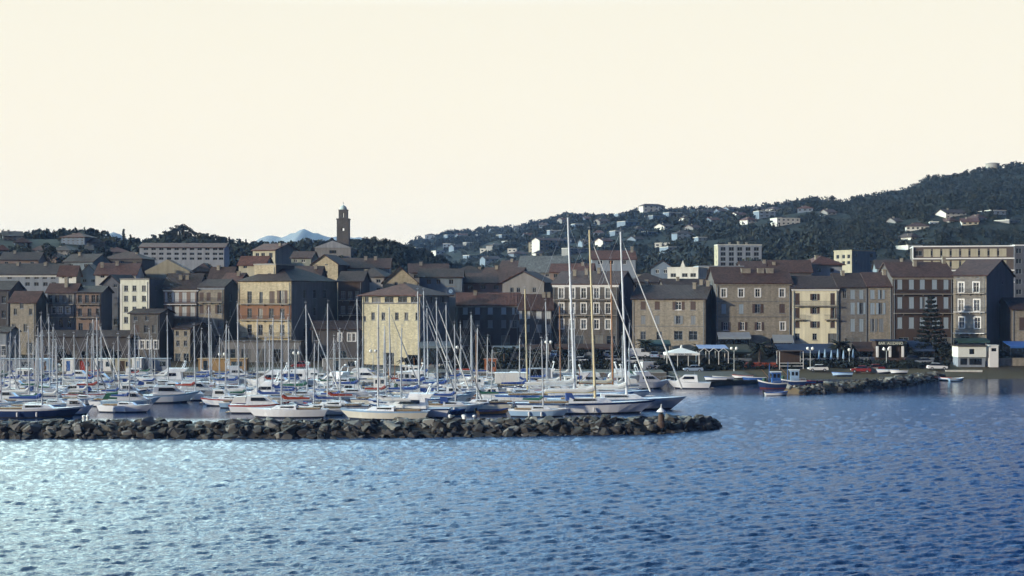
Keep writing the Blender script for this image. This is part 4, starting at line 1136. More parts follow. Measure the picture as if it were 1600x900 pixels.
for side_, sel in (('left hillside', [q for q in VIL if q[0] < 500]), ('long hill', [q for q in VIL if q[0] >= 500])):
    for i, q in enumerate(sel):
        tag(q[2], '%s %s villa on the %s, %s house from the left there' % (nm[q[3]], 'flat roofed' if q[4] else 'tile roofed', side_, ordinal(i + 1)), 'house', 'villas on the ' + side_)
# round water tank on the summit
g = Vector((kx(1551) * 1000, 1000, 0))
zg = H(g.x, g.y)
wt = thing('water_tank', 'round concrete water tank on the hilltop at the right', 'water tank', (g.x, g.y, zg - .5))
MB().lathe([(4.6, 0), (4.6, 3.6)], (0, 0, 0), 20).build('drum', CONC, wt)
MB().lathe([(4.9, 3.602), (4.9, 3.9), (2.5, 4.4), (.3, 4.6)], (0, 0, 0), 20).build('lid', CONC, wt)
# ================================================================== vegetation
LEAF = [mk('leaf_dark', (.014, .0175, .0145), .9, .3, .8, kind='leaf', spec=.15), mk('leaf_mid', (.02, .024, .0185), .9, .3, .8, kind='leaf', spec=.15), mk('leaf_olive', (.031, .033, .024), .9, .3, .8, kind='leaf', spec=.15)]
BARK = mk('bark', (.07, .055, .045), .95, .3, 2)
def leaf_cloud(rg, centers, radii, per, size, squash=.8):
    """quads scattered in lumps"""
    cs, out_ = [], []
    for c, r in zip(centers, radii):
        d_ = rg.normal(size=(per, 3))
        d_ /= np.linalg.norm(d_, axis=1)[:, None]
        p = c + d_ * (r * rg.uniform(.55, 1.0, (per, 1)) ** .6) * np.array([1, 1, squash])
        n = d_ + rg.normal(0, .5, (per, 3))
        n /= np.linalg.norm(n, axis=1)[:, None]
        u = np.cross(n, rg.normal(size=(per, 3)))
        u /= np.linalg.norm(u, axis=1)[:, None]
        v = np.cross(n, u)
        s = size * rg.uniform(.6, 1.3, (per, 1))
        out_.append(np.stack([p - u * s - v * s * .7, p + u * s - v * s * .5, p + u * s * .8 + v * s * .7, p - u * s * .7 + v * s * .6], 1))
    return np.concatenate(out_).reshape(-1, 3)
def quads(n):
    return np.arange(n * 4).reshape(-1, 4)
# scrub covering the slopes: templates repeated in numpy into one mass
rg = np.random.RandomState(5)
def clump(rg, n=26):
    k = rg.randint(2, 4)
    return leaf_cloud(rg, [rg.uniform(-.45, .45, 3) * np.array([1, 1, .3]) + np.array([0, 0, .35]) for _ in range(k)], [rg.uniform(.45, .75) for _ in range(k)], n // k, .2)
TPL = [clump(rg) for _ in range(10)]
foot = [(cs_, zt_) for cs_, zt_, _, _ in BLD]
def in_building(X, Y, m=1.0):
    for cs_, _ in foot:
        ins = True
        for i in range(4):
            (ax, ay), (bx_, by) = cs_[i], cs_[(i + 1) % 4]
            if (bx_ - ax) * (Y - ay) - (by - ay) * (X - ax) < -m * math.hypot(bx_ - ax, by - ay):
                ins = False
                break
        if ins:
            return True
    return False
clear = [((cs_[0][0] + cs_[1][0]) / 2, min(c[1] for c in cs_), abs(cs_[1][0] - cs_[0][0]) / 2 + 3) for cs_, _ in foot if cs_[0][1] > 430]
def scrub(name, label, bands, seed, mats):
    rg = np.random.RandomState(seed)
    V, mi = [], []
    for n, xa, xb, Ya, Yb, s0, s1 in bands:
        for _ in range(n):
            x = rg.uniform(xa, xb)
            Y = (rg.uniform(Ya ** 1.5, Yb ** 1.5)) ** (1 / 1.5)
            X = kx(x) * Y
            if math.sin(X * .035 + 2 * math.sin(Y * .02)) + math.sin(Y * .05 + X * .012) < -.9 and rg.rand() < .8:
                continue
            if in_building(X, Y):
                continue
            s = rg.uniform(s0, s1)
            if x > 1280 and Y > 450:
                s *= .62
            if any(abs(X - q[0]) < q[2] and -26 < Y - q[1] < 2 for q in clear):
                s *= .35
            T = TPL[rg.randint(10)]
            a = rg.uniform(0, 6.28)
            c_, s_ = math.cos(a), math.sin(a)
            M = np.array([[c_, -s_, 0], [s_, c_, 0], [0, 0, rg.uniform(.8, 1.3)]]) * s
            V.append(T @ M.T + np.array([X, Y, H(X, Y) - .1 * s]))
            mi.append(np.full(len(T) // 4, rg.choice([0, 0, 1, 1, 2])))
    V = np.concatenate(V)
    o = link(name, np_mesh(name, V, quads(len(V) // 4), mats, np.concatenate(mi)))
    tag(o, label, 'scrub', kind='stuff')
scrub('hillside_scrub', 'dark evergreen scrub covering the long hill behind the town', [(2600, 560, 1750, 420, 700, 2.2, 4.5), (5600, 580, 1300, 640, 1330, 2.2, 4.8), (1800, 590, 980, 1250, 1620, 3, 6.5), (5200, 1260, 1750, 560, 1060, 2.6, 5.2)], 21, LEAF)
scrub('woodland', 'dark woods on the left hill above the houses', [(1500, -150, 620, 420, 560, 2.2, 4.5), (2600, -150, 800, 540, 700, 2.6, 4.8)], 22, LEAF)
# single trees
def tree_mesh(kind, seed):
    rg = np.random.RandomState(seed)
    tb = MB()
    if kind == 'pine':
        tb.path([(0, 0, -.5), (.1, .05, 3), (.35, .1, 6.2)], .22, 6)
        cen, rad = [], []
        for i in range(7):
            a = rg.uniform(0, 6.28)
            q = np.array([.35 + math.cos(a) * rg.uniform(.5, 2.2), math.sin(a) * rg.uniform(.5, 2.2), rg.uniform(5.8, 8.2)])
            cen.append(q)
            rad.append(rg.uniform(.9, 1.5))
            tb.tube((.3, .1, 5.0), q, .09, .04, 4)
        L = leaf_cloud(rg, cen, rad, 70, .26, .6)
    elif kind == 'cypress':
        tb.tube((0, 0, -.5), (0, 0, 7.5), .16, .04, 6)
        cen = [np.array([rg.uniform(-.2, .2), rg.uniform(-.2, .2), 1 + i * .75]) for i in range(10)]
        L = leaf_cloud(rg, cen, [1.0 * (1 - abs(i - 3) / 9) for i in range(10)], 45, .2, 1.2)
    else:
        tb.path([(0, 0, -.5), (.05, 0, 1.8), (-.1, .1, 3.2)], .2, 6)
        cen, rad = [], []
        for i in range(8):
            a = rg.uniform(0, 6.28)
            q = np.array([math.cos(a) * rg.uniform(.4, 1.9), math.sin(a) * rg.uniform(.4, 1.9), rg.uniform(2.6, 5.6)])
            cen.append(q)
            rad.append(rg.uniform(.9, 1.6))
            tb.tube((-.05, .05, 2.4), q, .09, .03, 4)
        L = leaf_cloud(rg, cen, rad, 75, .25, .8)
    return tb, L
TREES = {}
for kind in ('pine', 'cypress', 'round'):
    for i in range(3):
        tb, L = tree_mesh(kind, 40 + i * 7)
        TREES[kind, i] = (tb.mesh('trunk', [BARK]), np_mesh('crown', L, quads(len(L) // 4), [LEAF[i]]))
TL = []
def tree(kind, x, yb, s, where, Y=None, z=None):
    if Y is None:
        g = ground_hit(x, yb)
        if g is None:
            return
    else:
        X = kx(x) * Y
        g = Vector((X, Y, H(X, Y) if z is None else z))
    r = thing({'pine': 'pine_tree', 'cypress': 'cypress_tree', 'round': 'broadleaf_tree'}[kind], '', 'tree', g, random.uniform(0, 6.28))
    tm, cm_ = TREES[kind, random.randrange(3)]
    r.scale = (s, s, s * random.uniform(.9, 1.1))
    link('trunk', tm, r)
    link('crown', cm_, r)
    TL.append((x, kind, where, r))
for x, s in ((242, .7), (252, .7), (262, .8), (270, 1.0), (279, 1.1), (288, 1.0), (296, .85), (304, .8), (313, .7), (322, .75), (331, .75), (341, .7), (352, .65), (363, .6)):
    tree('pine', x, 0, s * .82, 'on the crest of the wooded hill', Y=585)
for x, s in ((193, 1.05), (204, .85)):
    tree('cypress', x, 0, s, 'beside the pinkish villa on the left hillside', Y=520)
for x, s in ((372, .8), (384, .8), (396, .7), (408, .8), (418, .7), (445, .7), (453, .9), (461, .8), (470, .7), (506, .7), (516, .8)):
    tree(random.choice(['round', 'cypress']) if x < 440 else 'round', x, 0, s, 'in the woods left of the church', Y=560)
for x, s in ((552, 1.1), (562, 1.3), (573, 1.4), (585, 1.5), (598, 1.4), (612, 1.3), (625, 1.2), (640, 1.3), (655, 1.2), (670, 1.1), (685, 1.1), (700, 1.0), (715, 1.1), (732, 1.0), (750, 1.0)):
    tree('round', x, 0, s * .8, 'in the dark grove right of the church', Y=575)
for x, Y, s in ((360, 420, 1.1), (372, 425, 1.2), (384, 418, 1.1), (345, 430, 1.0), (330, 425, .9), (545, 470, 1.0), (556, 465, 1.1), (610, 440, 1.0), (590, 445, 1.0), (690, 420, 1.2), (705, 425, 1.3), (1340, 400, 1.0), (1352, 400, 1.1), (1395, 420, 1.2), (1410, 425, 1.2), (1235, 420, 1.0), (1200, 430, 1.1), (1060, 440, 1.2), (1010, 450, 1.2), (985, 450, 1.1), (126, 440, 1.2), (165, 450, 1.2), (40, 440, 1.1), (75, 450, 1.2), (230, 420, .9), (245, 400, .8), (310, 395, .9)):
    tree('round', x, 0, s, 'between the upper houses', Y=Y)
for x, Y, s in ((905, 1330, 1.0), (1302, 1010, 1.0), (1510, 985, .8)):
    tree('round', x, 0, s, 'standing up on the skyline of the long hill', Y=Y)
# waterfront bushes and trees
for x, Y, s in ((768, 300, .7), (782, 298, .6), (798, 300, .75), (812, 299, .65), (826, 297, .6), (838, 299, .6), (878, 301, .6), (905, 299, .55), (935, 300, .6), (962, 301, .6), (1420, 309, .75), (1432, 306, .8), (1475, 308, .9), (1486, 306, .8), (1305, 305, .7), (1320, 304, .8), (1102, 297, .45), (1112, 297, .45), (1122, 298, .4), (1172, 294, .35), (1345, 305, .7), (1333, 303, .6), (1425, 303, .8), (1440, 304, .75), (1470, 303, .8), (1482, 302, .75), (1492, 303, .6), (1200, 304, .6), (1240, 303, .5), (1150, 303, .55), (1565, 302, .6), (700, 301, .7), (735, 300, .7), (752, 301, .8), (648, 303, .6), (100, 305, .7), (160, 304, .8), (172, 303, .8), (182, 305, .6)):
    tree('round', x, 0, s, 'along the waterfront', Y=Y, z=H(kx(x) * Y, Y) - 1.9 * s)
# palms
def palm(x, Y, hgt, label, seed, s=1.0):
    rnd = random.Random(seed)
    X = kx(x) * Y
    r = thing('palm_tree', label, 'tree', (X, Y, H(X, Y)), 0, 'palm trees on the waterfront')
    MB().lathe([(.32 * s, -.3), (.26 * s, hgt * .3), (.22 * s, hgt * .7), (.3 * s, hgt)], (0, 0, 0), 8).build('trunk', BARK, r)
    mb = MB()
    for i in range(26):
        a = i * 2.4 + rnd.uniform(-.2, .2)
        el = rnd.uniform(-.2, 1.2)
        L = rnd.uniform(2.0, 2.9) * s
        pts = []
        for j in range(6):
            t_ = j / 5
            rr = L * t_ * math.cos(el * (1 - t_ * .5))
            zz = hgt + L * t_ * math.sin(el) - 1.5 * s * t_ * t_
            pts.append((rr, zz, .34 * s * math.sin(math.pi * min(1, .15 + t_ * .85)) + .03))
        for side in (-1, 1):
            for j in range(5):
                (r0, z0, w0), (r1_, z1, w1) = pts[j], pts[j + 1]
                ca, sa = math.cos(a), math.sin(a)
                q = [(r0 * ca, r0 * sa, z0), (r1_ * ca, r1_ * sa, z1), (r1_ * ca - side * w1 * sa, r1_ * sa + side * w1 * ca, z1 - w1 * .6), (r0 * ca - side * w0 * sa, r0 * sa + side * w0 * ca, z0 - w0 * .6)]
                mb.add(q, [(0, 1, 2, 3)])
    mb.build('crown', LEAF[1], r)
palm(1187, 300, 3.2, 'palm tree in front of the wide cream stone house', 1, 1.15)
palm(1312, 302, 3.2, 'palm tree in front of the narrow grey stone house', 2, 1.15)
palm(1008, 306, 2.8, 'palm tree in front of the grey stone house near the white marquee', 3, 1.0)
palm(1093, 305, 2.6, 'palm tree behind the white marquee', 4, .9)
palm(788, 297, 2.8, 'palm tree on the bank left of the tall white mast', 5, 1.0)
palm(836, 296, 2.4, 'palm tree above the open dark container', 6, .9)
palm(634, 300, 1.6, 'low palm at the foot of the pale tower building', 7, .8)
# tall layered conifer
X, Y = kx(1455) * 306, 306
r = thing('layered_conifer', 'tall layered dark conifer in front of the dark brown house', 'tree', (X, Y, H(X, Y)))
MB().tube((0, 0, -.4), (0, 0, 13.6), .24, .05, 7).build('trunk', BARK, r)
rg = np.random.RandomState(9)
cen, rad = [], []
tb = MB()
for i in range(13):
    z = 2.0 + i * .92
    L = 3.6 * (1 - i / 13.8)
    for j in range(7):
        a = j * .9 + i * .5
        tb.tube((0, 0, z), (math.cos(a) * L, math.sin(a) * L, z + .25), .05, .02, 4)
        for q in (.45, .75, 1.0):
            cen.append(np.array([math.cos(a) * L * q, math.sin(a) * L * q, z + .3 * q]))
            rad.append(.2 + .25 * L / 3.6)
L = leaf_cloud(rg, cen, [q * 1.25 for q in rad], 26, .19, .6)
tb.build('branches', BARK, r)
link('crown', np_mesh('crown', L, quads(len(L) // 4), [LEAF[0]]), r)
KN = {'pine': 'umbrella pine', 'cypress': 'slim cypress', 'round': 'bushy dark tree'}
cnt = {}
for x, kind, where, r in sorted(TL, key=lambda q: q[0]):
    k = (kind, where)
    cnt[k] = cnt.get(k, 0) + 1
    r['label'] = '%s %s, %s from left' % (KN[kind], where, ordinal(cnt[k]))
    r['group'] = 'trees ' + where
# ================================================================== boats
def hull_parts(L, Bm, Fb, root, hullm, stripe, boot, deckm, stern=.75, rake=.10, sheer=.25, open_=False, draft=.5):
    ns = 13
    rows_t = [1.0, .82, .16, -.02, -draft / Fb]
    wid = [1.0, .985, .88, .8, .12]
    V, Fc, Mi = [], [], []
    st = []
    for i in range(ns):
        t = i / (ns - 1)
        if t < .42:
            b = stern + (1 - stern) * math.sin(t / .42 * math.pi / 2)
        else:
            b = max(0.015, 1 - ((t - .42) / .58) ** 2.1)
        zs = Fb * (1 + sheer * (2.2 * max(0, t - .35) ** 2 + .25 * max(0, .35 - t)))
        st.append((t, b * Bm / 2, zs))
        pts = []
        for rt, wd in zip(rows_t, wid):
            z = zs * rt if rt > 0 else Fb * rt * (1 - .6 * max(0, t - .6) / .4)
            x = L * (t - .5) - rake * L * (1 - max(0, rt)) * max(0, (t - .55) / .45) ** 1.5 + .05 * L * (1 - max(0, rt)) * (1 - t) ** 6
            pts.append((x, b * Bm / 2 * (wd if t < .75 else wd * (1 - .45 * (1 - max(0, rt)) * (t - .75) / .25)), z))
        V += [(x, y, z) for x, y, z in pts] + [(x, -y, z) for x, y, z in pts[::-1]]
    m = 10
    for i in range(ns - 1):
        for j in range(m - 1):
            Fc.append([i * m + j, i * m + j + 1, (i + 1) * m + j + 1, (i + 1) * m + j])
            Mi.append([1, 0, 2, 2, 2, 2, 2, 0, 1][j])
    Fc.append(list(range(m - 1, -1, -1)))
    Mi.append(0)
    Fc.append([(ns - 1) * m + j for j in range(m)])
    Mi.append(0)
    h = MB()
    h.v, h.f, h.m = V, Fc, Mi
    h.build('hull', [hullm, stripe, boot], root, smooth=False)
    # deck, a little below the sheer
    dk = MB()
    ins, low = .06, (.04 if not open_ else Fb * .55)
    top = []
    for t, b, zs in st:
        top.append((L * (t - .5) - (.02 * L if t > .95 else 0), max(.01, b - ins), zs - low))
    for i in range(ns - 1):
        a, c = top[i], top[i + 1]
        dk.add([(a[0], -a[1], a[2]), (c[0], -c[1], c[2]), (c[0], c[1], c[2]), (a[0], a[1], a[2])], [(0, 1, 2, 3)])
    dk.build('deck' if not open_ else 'floor_boards', deckm, root)
    return st
def zdeck(Fb, sheer, t):
    return Fb * (1 + sheer * (2.2 * max(0, t - .35) ** 2 + .25 * max(0, .35 - t)))
def sailboat(name, loc, head, L, mh, hullm=GEL, stripe=None, cover='blue', mastm=ALU, mizzen=0, rake=1.6, genoa=None, big=False, hood=None, deckm=None):
    Bm, Fb, sh = L * (.30 if not big else .23), .55 + L * .05, .25
    r = thing(name, '', 'sailing boat', loc, head)
    hull_parts(L, Bm, Fb, r, hullm, stripe or hullm, BOOT, deckm or GEL, stern=.62, rake=.12, sheer=sh)
    zc = Fb - .02
    c0, c1, ch = -.12 * L, .20 * L, .35 + L * .022
    bw1, bw2 = Bm * .30, Bm * .17
    cab = MB().hexa([(c0, -bw1, zc), (c1, -bw2, zc + .06), (c1, bw2, zc + .06), (c0, bw1, zc), (c0 + .1, -bw1 * .85, zc + ch), (c1 - .06 * L, -bw2 * .8, zc + ch * .8), (c1 - .06 * L, bw2 * .8, zc + ch * .8), (c0 + .1, bw1 * .85, zc + ch)])
    co = cab.build('cabin', GEL, r)
    for s in (-1, 1):
        y0, y1 = s * (bw1 * .95 + .012), s * (bw2 * .93 + .03)
        f = lambda t, z: (c0 + (c1 - c0) * t, y0 + (y1 - y0) * t - s * (z * .05 * bw1), zc + z)
        pts = [f(.1, ch * .35), f(.62, ch * .4), f(.58, ch * .72), f(.1, ch * .75)]
        pts2 = [(p[0], p[1] + s * .012, p[2]) for p in pts]
        MB().add(pts2 if s < 0 else pts2[::-1], [(0, 1, 2, 3)]).add(pts if s > 0 else pts[::-1], [(0, 1, 2, 3)]).build('cabin_window', DARKGLASS, co)
    MB().box(-.40 * L, c0 - .05, -bw1 * .75, bw1 * .75, Fb + .02, Fb + .2).build('cockpit_coaming', TEAK, r)
    if hood:
        MB().prism([(c0 - .35, zc + ch * .4), (c0 + .8, zc + ch * .8), (c0 + .45, zc + ch + .55), (c0 - .4, zc + ch + .6)], -bw1 * .85, bw1 * .85).build('spray_hood', COV[hood], r)
    def rig(mx, hh, bl, nm, fore):
        dz = zc + ch * .8
        tip = Vector((mx - hh * math.tan(R(rake)), 0, dz + hh - .2))
        ft = Vector((mx, 0, dz - .4))
        rr = .055 + hh * .0055
        m_ = MB().tube(ft, tip, rr, rr * .62, 8).build(nm, mastm, r)
        for q in ((.5, .95) if hh < 16 else (.36, .68)):
            p = ft.lerp(tip, q if q < .9 else .78)
            MB().box(p.x - .04, p.x + .04, -Bm * .33, Bm * .33, p.z - .03, p.z + .03).build('spreader', mastm, m_)
        MB().tube(tip, tip + Vector((0, 0, .7)), .02, .012, 4).box(tip.x - .25, tip.x + .12, -.03, .03, tip.z + .35, tip.z + .41).build('wind_vane', STEEL, m_)
        bz = dz + .75
        be = Vector((mx - bl, 0, bz + .06))
        bo = MB().tube((mx - .1, 0, bz), be, .06 + L * .003, .05 + L * .003, 6).build('boom', mastm, r)
        if cover:
            cb = MB()
            n = 6
            prev = None
            for i in range(n + 1):
                t = i / n
                cr = (.24 - .12 * t) * (L / 10) ** .7
                c = Vector((mx - .12, 0, bz + .12)).lerp(be + Vector((.2, 0, .12)), t) + Vector((0, 0, cr * .5 + (.35 * (1 - t * 6) if t < .16 else 0)))
                if prev:
                    cb.tube(prev[0], c, prev[1], cr, 7)
                prev = (c, cr)
            cb.build('sail_cover', COV[cover], bo)
        wr = .011 + hh * .0005
        if fore:
            bow = Vector((L * .485, 0, zdeck(Fb, sh, 1.0)))
            a = ft.lerp(tip, .97)
            MB().tube(bow, a, wr, wr, 4).build('forestay', STEEL, r)
            if genoa:
                MB().tube(bow.lerp(a, .05), bow.lerp(a, .5), .10 + hh * .002, .10, 6).tube(bow.lerp(a, .5), bow.lerp(a, .93), .10, .05, 6).build('furled_jib', COV[genoa], r)
        st_ = Vector((-L * .48, 0, Fb + .1)) if fore else Vector((-L * .48, 0, Fb + .1))
        MB().tube(st_, tip, wr, wr, 4).build('backstay', STEEL, r)
        for s in (-1, 1):
            MB().tube((mx - .1, s * Bm * .45, Fb + .05), ft.lerp(tip, .97), wr, wr, 4).build('shroud', STEEL, r)
            MB().tube((mx - .5, s * Bm * .45, Fb + .05), ft.lerp(tip, .5), wr, wr, 4).build('shroud', STEEL, r)
    mx = .07 * L if not mizzen else .12 * L
    rig(mx, mh - (zc + ch * .8), L * (.36 if not mizzen else .28), 'mast', True)
    if mizzen:
        rig(-.30 * L, mizzen - (zc + ch * .8), L * .16, 'mizzen_mast', False)
    # rails
    zb_, rl = zdeck(Fb, sh, .97), MB()
    rl.path([(.42 * L, -Bm * .16, zb_), (.43 * L, -Bm * .16, zb_ + .55), (.5 * L, 0, zb_ + .6), (.43 * L, Bm * .16, zb_ + .55), (.42 * L, Bm * .16, zb_)], .018, 4)
    rl.build('pulpit', STEEL, r)
    rl = MB()
    rl.path([(-.44 * L, -Bm * .3, Fb), (-.45 * L, -Bm * .3, Fb + .6), (-.49 * L, -Bm * .22, Fb + .6), (-.49 * L, Bm * .22, Fb + .6), (-.45 * L, Bm * .3, Fb + .6), (-.44 * L, Bm * .3, Fb)], .018, 4)
    rl.build('stern_rail', STEEL, r)
    for s in (-1, 1):
        ln = MB()
        p0 = None
        for i in range(6):
            t = .12 + i * .15
            b = (.62 + .38 * math.sin(t / .42 * math.pi / 2)) if t < .42 else 1 - ((t - .42) / .58) ** 2.1
            q = Vector((L * (t - .5), s * (b * Bm / 2 - .08), zdeck(Fb, sh, t)))
            ln.tube(q - Vector((0, 0, .05)), q + Vector((0, 0, .58)), .014, .014, 4)
            if p0:
                ln.tube(p0 + Vector((0, 0, .56)), q + Vector((0, 0, .56)), .008, .008, 3)
            p0 = q
        ln.build('lifeline', STEEL, r)
    for t in (.35, .55):
        b = (1 if t < .42 else 1 - ((t - .42) / .58) ** 2.1)
        MB().lathe([(.05, -.32), (.11, -.25), (.12, 0), (.11, .25), (.05, .32)], (L * (t - .5), -(b * Bm / 2 + .10), Fb * .45), 7).build('fender', WHITE, r)
    return r
def motorboat(name, loc, head, L, hullm=GEL, stripe=None, fly=True, topm=GEL, canopy=None):
    Bm, Fb, sh = L * .33, .75 + L * .045, .5
    r = thing(name, '', 'motor boat', loc, head)
    hull_parts(L, Bm, Fb, r, hullm, stripe or hullm, BOOT, GEL, stern=.85, rake=.22, sheer=sh)
    z0, ch = Fb + .02, .9 + L * .045
    w1, w2 = Bm * .40, Bm * .30
    a, b, c, d_ = -.22 * L, .28 * L, .08 * L, -.20 * L
    co = MB().hexa([(a, -w1, z0), (b, -w2, z0 + .12), (b, w2, z0 + .12), (a, w1, z0), (d_, -w1 * .86, z0 + ch), (c, -w1 * .78, z0 + ch), (c, w1 * .78, z0 + ch), (d_, w1 * .86, z0 + ch)]).build('cabin', topm, r)
    # windscreen and side windows set just proud
    n = Vector((ch, 0, b - c)).normalized() * .02
    f = lambda u, v: Vector((b + (c - b) * v, (w2 + (w1 * .78 - w2) * v) * u, z0 + .12 + (ch - .12) * v)) + n
    MB().add([f(-.85, .42), f(.85, .42), f(.85, .86), f(-.85, .86)], [(0, 1, 2, 3)]).build('windscreen', DARKGLASS, co)
    for s in (-1, 1):
        g = lambda t, v: Vector((a + .08 * L + t * (c - a - .02 * L) - v * .01 * L, s * (w1 + (w1 * .82 - w1) * v + .03), z0 + ch * v))
        q = [g(.02, .45), g(.98, .45), g(.8, .82), g(.05, .82)]
        MB().add(q if s < 0 else q[::-1], [(0, 1, 2, 3)]).build('side_window', DARKGLASS, co)
    if fly:
        zf = z0 + ch
        MB().hexa([(d_ - .06 * L, -w1 * .85, zf + .002), (c - .02 * L, -w1 * .7, zf + .002), (c - .02 * L, w1 * .7, zf + .002), (d_ - .06 * L, w1 * .85, zf + .002), (d_ - .1 * L, -w1 * .9, zf + .55), (c - .08 * L, -w1 * .65, zf + .6), (c - .08 * L, w1 * .65, zf + .6), (d_ - .1 * L, w1 * .9, zf + .55)]).build('flybridge', topm, r)
        MB().path([(d_ - .02 * L, -w1 * .85, zf + .5), (d_ - .06 * L, -w1 * .7, zf + 1.5), (d_ - .06 * L, w1 * .7, zf + 1.5), (d_ - .02 * L, w1 * .85, zf + .5)], .09, 5).build('radar_arch', topm, r)
        MB().ball((d_ - .06 * L, 0, zf + 1.75), .28, 8, 5, .6).build('radar_dome', WHITE, r)
    else:
        MB().box(d_ + .2, c - .2, -.06, .06, z0 + ch + .002, z0 + ch + .08).tube((d_ + .5, 0, z0 + ch), (d_ + .3, 0, z0 + ch + 1.6), .02, .01, 4).build('antenna', STEEL, r)
    if canopy:
        MB().prism([(-.46 * L, Fb + .3), (a - .02, Fb + .3), (a - .02, z0 + ch * .95), (-.40 * L, z0 + ch * .85)], -w1 * .9, w1 * .9).build('cockpit_canopy', COV[canopy], r)
    zb_ = zdeck(Fb, sh, .9)
    rl = MB()
    for s in (-1, 1):
        rl.path([(.05 * L, s * Bm * .46, zdeck(Fb, sh, .6)), (.1 * L, s * Bm * .45, zdeck(Fb, sh, .6) + .6), (.3 * L, s * Bm * .33, zb_ + .55), (.47 * L, s * .05, zb_ + .7)], .02, 4)
        rl.tube((.3 * L, s * Bm * .33, zb_ - .15), (.3 * L, s * Bm * .33, zb_ + .55), .018, .018, 4)
    rl.build('bow_rail', STEEL, r)
    MB().box(-.5 * L - .45, -.49 * L, -w1 * .9, w1 * .9, .12, .22).build('swim_platform', TEAK, r)
    return r
def fishing_boat(name, loc, head, L, hullm=BLUE, stripe=WHITE, house=WHITE, wrap=None):
    Bm, Fb, sh = L * .33, .7 + L * .05, .7
    r = thing(name, '', 'fishing boat', loc, head)
    hull_parts(L, Bm, Fb, r, hullm, stripe, mk('dull_red_bottom', (.13, .03, .025), .7, .2, 1), TEAK, stern=.7, rake=.08, sheer=sh, open_=False)
    z0 = Fb
    w1 = Bm * .27
    a, b, ch = -.26 * L, .02 * L, 1.9
    co = MB().hexa([(a, -w1, z0), (b, -w1, z0), (b, w1, z0), (a, w1, z0), (a, -w1 * .92, z0 + ch), (b + .15, -w1 * .92, z0 + ch), (b + .15, w1 * .92, z0 + ch), (a, w1 * .92, z0 + ch)]).build('wheelhouse', house, r)
    MB().box(a - .15, b + .35, -w1 - .08, w1 + .08, z0 + ch + .002, z0 + ch + .1).build('wheelhouse_roof', WHITE, co)
    for s in (-1, 1):
        for q in (.15, .6):
            x = a + (b - a) * q
            MB().box(x, x + (b - a) * .3, s * w1 * .97 - .03, s * w1 * .97 + .03, z0 + ch * .5, z0 + ch * .85).build('wheelhouse_window', DARKGLASS, co)
    MB().box(b + .05, b + .16, -w1 * .75, w1 * .75, z0 + ch * .5, z0 + ch * .85).build('front_window', DARKGLASS, co)
    MB().tube((.12 * L, 0, Fb - .3), (.1 * L, 0, Fb + 3.4), .08, .05, 6).build('mast', VARN if not wrap else wrap, r)
    MB().tube((.11 * L, 0, Fb + .9), (.36 * L, 0, Fb + 2.4), .05, .04, 5).build('derrick', VARN, r)
    MB().lathe([(.3, 0), (.34, .3), (.3, .6)], (.28 * L, .15, zdeck(Fb, sh, .78)), 8).build('net_drum', GREEN, r)
    rl = MB()
    for s in (-1, 1):
        rl.path([(-.48 * L, s * Bm * .33, Fb + .45), (-.3 * L, s * Bm * .44, Fb + .4), (0, s * Bm * .49, Fb + .36)], .03, 4)
        for x, y in ((-.48, .33), (-.3, .44), (0, .49)):
            rl.tube((x * L, s * Bm * y, Fb - .1), (x * L, s * Bm * y, Fb + .42), .03, .03, 4)
    rl.build('rail', STEEL, r)
    return r
def dinghy(name, loc, head, L, hullm=WHITE, stripe=BLUE, inner=TEAK, roll=0, outboard=True):
    Bm, Fb = L * .40, .32 + L * .05
    r = thing(name, '', 'dinghy', loc, head)
    if roll:
        r.rotation_euler = (roll, 0, head)
    hull_parts(L, Bm, Fb, r, hullm, stripe, BOOT, inner, stern=.8, rake=.08, sheer=.5, open_=True, draft=.12)
    for t in (.25, .5):
        MB().box(L * (t - .5) - .13, L * (t - .5) + .13, -Bm * .46, Bm * .46, Fb * .72, Fb * .8).build('thwart', TEAK, r)
    if outboard:
        MB().box(-.5 * L - .32, -.5 * L - .04, -.14, .14, Fb * .9, Fb * .9 + .42).box(-.5 * L - .24, -.5 * L - .12, -.06, .06, -.3, Fb * .9 - .002).build('outboard_motor', RUBBER, r)
    return r
BOATS = []        # (x px, kind, colour word, extra words, object, rect)
BOATS.append((0, 'pier', '', (), None, (kx(762) * 250 - .5, kx(852) * 250 + .5, 246.3, 258.7)))
def rect(loc, head, L, Bm, m=.12):
    dx = abs(math.cos(head)) * L / 2 + abs(math.sin(head)) * Bm / 2 + m
    dy = abs(math.sin(head)) * L / 2 + abs(math.cos(head)) * Bm / 2 + m
    return (loc[0] - dx, loc[0] + dx, loc[1] - dy, loc[1] + dy)
def hits(q):
    for b in BOATS:
        o = b[5]
        if q[0] < o[1] and q[1] > o[0] and q[2] < o[3] and q[3] > o[2]:
            return True
    return False
def bwater(X, Y):
    """inside the basin: behind the breakwater, in front of the quay"""
    return 174 < Y < 276.5
HC = {'white': GEL, 'cream': GEL2, 'navy': NAVY, 'blue': BLUE, 'red': RED, 'pale blue': SKYB, 'varnished': VARN, 'green': GREEN, 'grey': mk('grey_gelcoat', (.38, .42, .48), .3, .06, .8, spec=.5)}
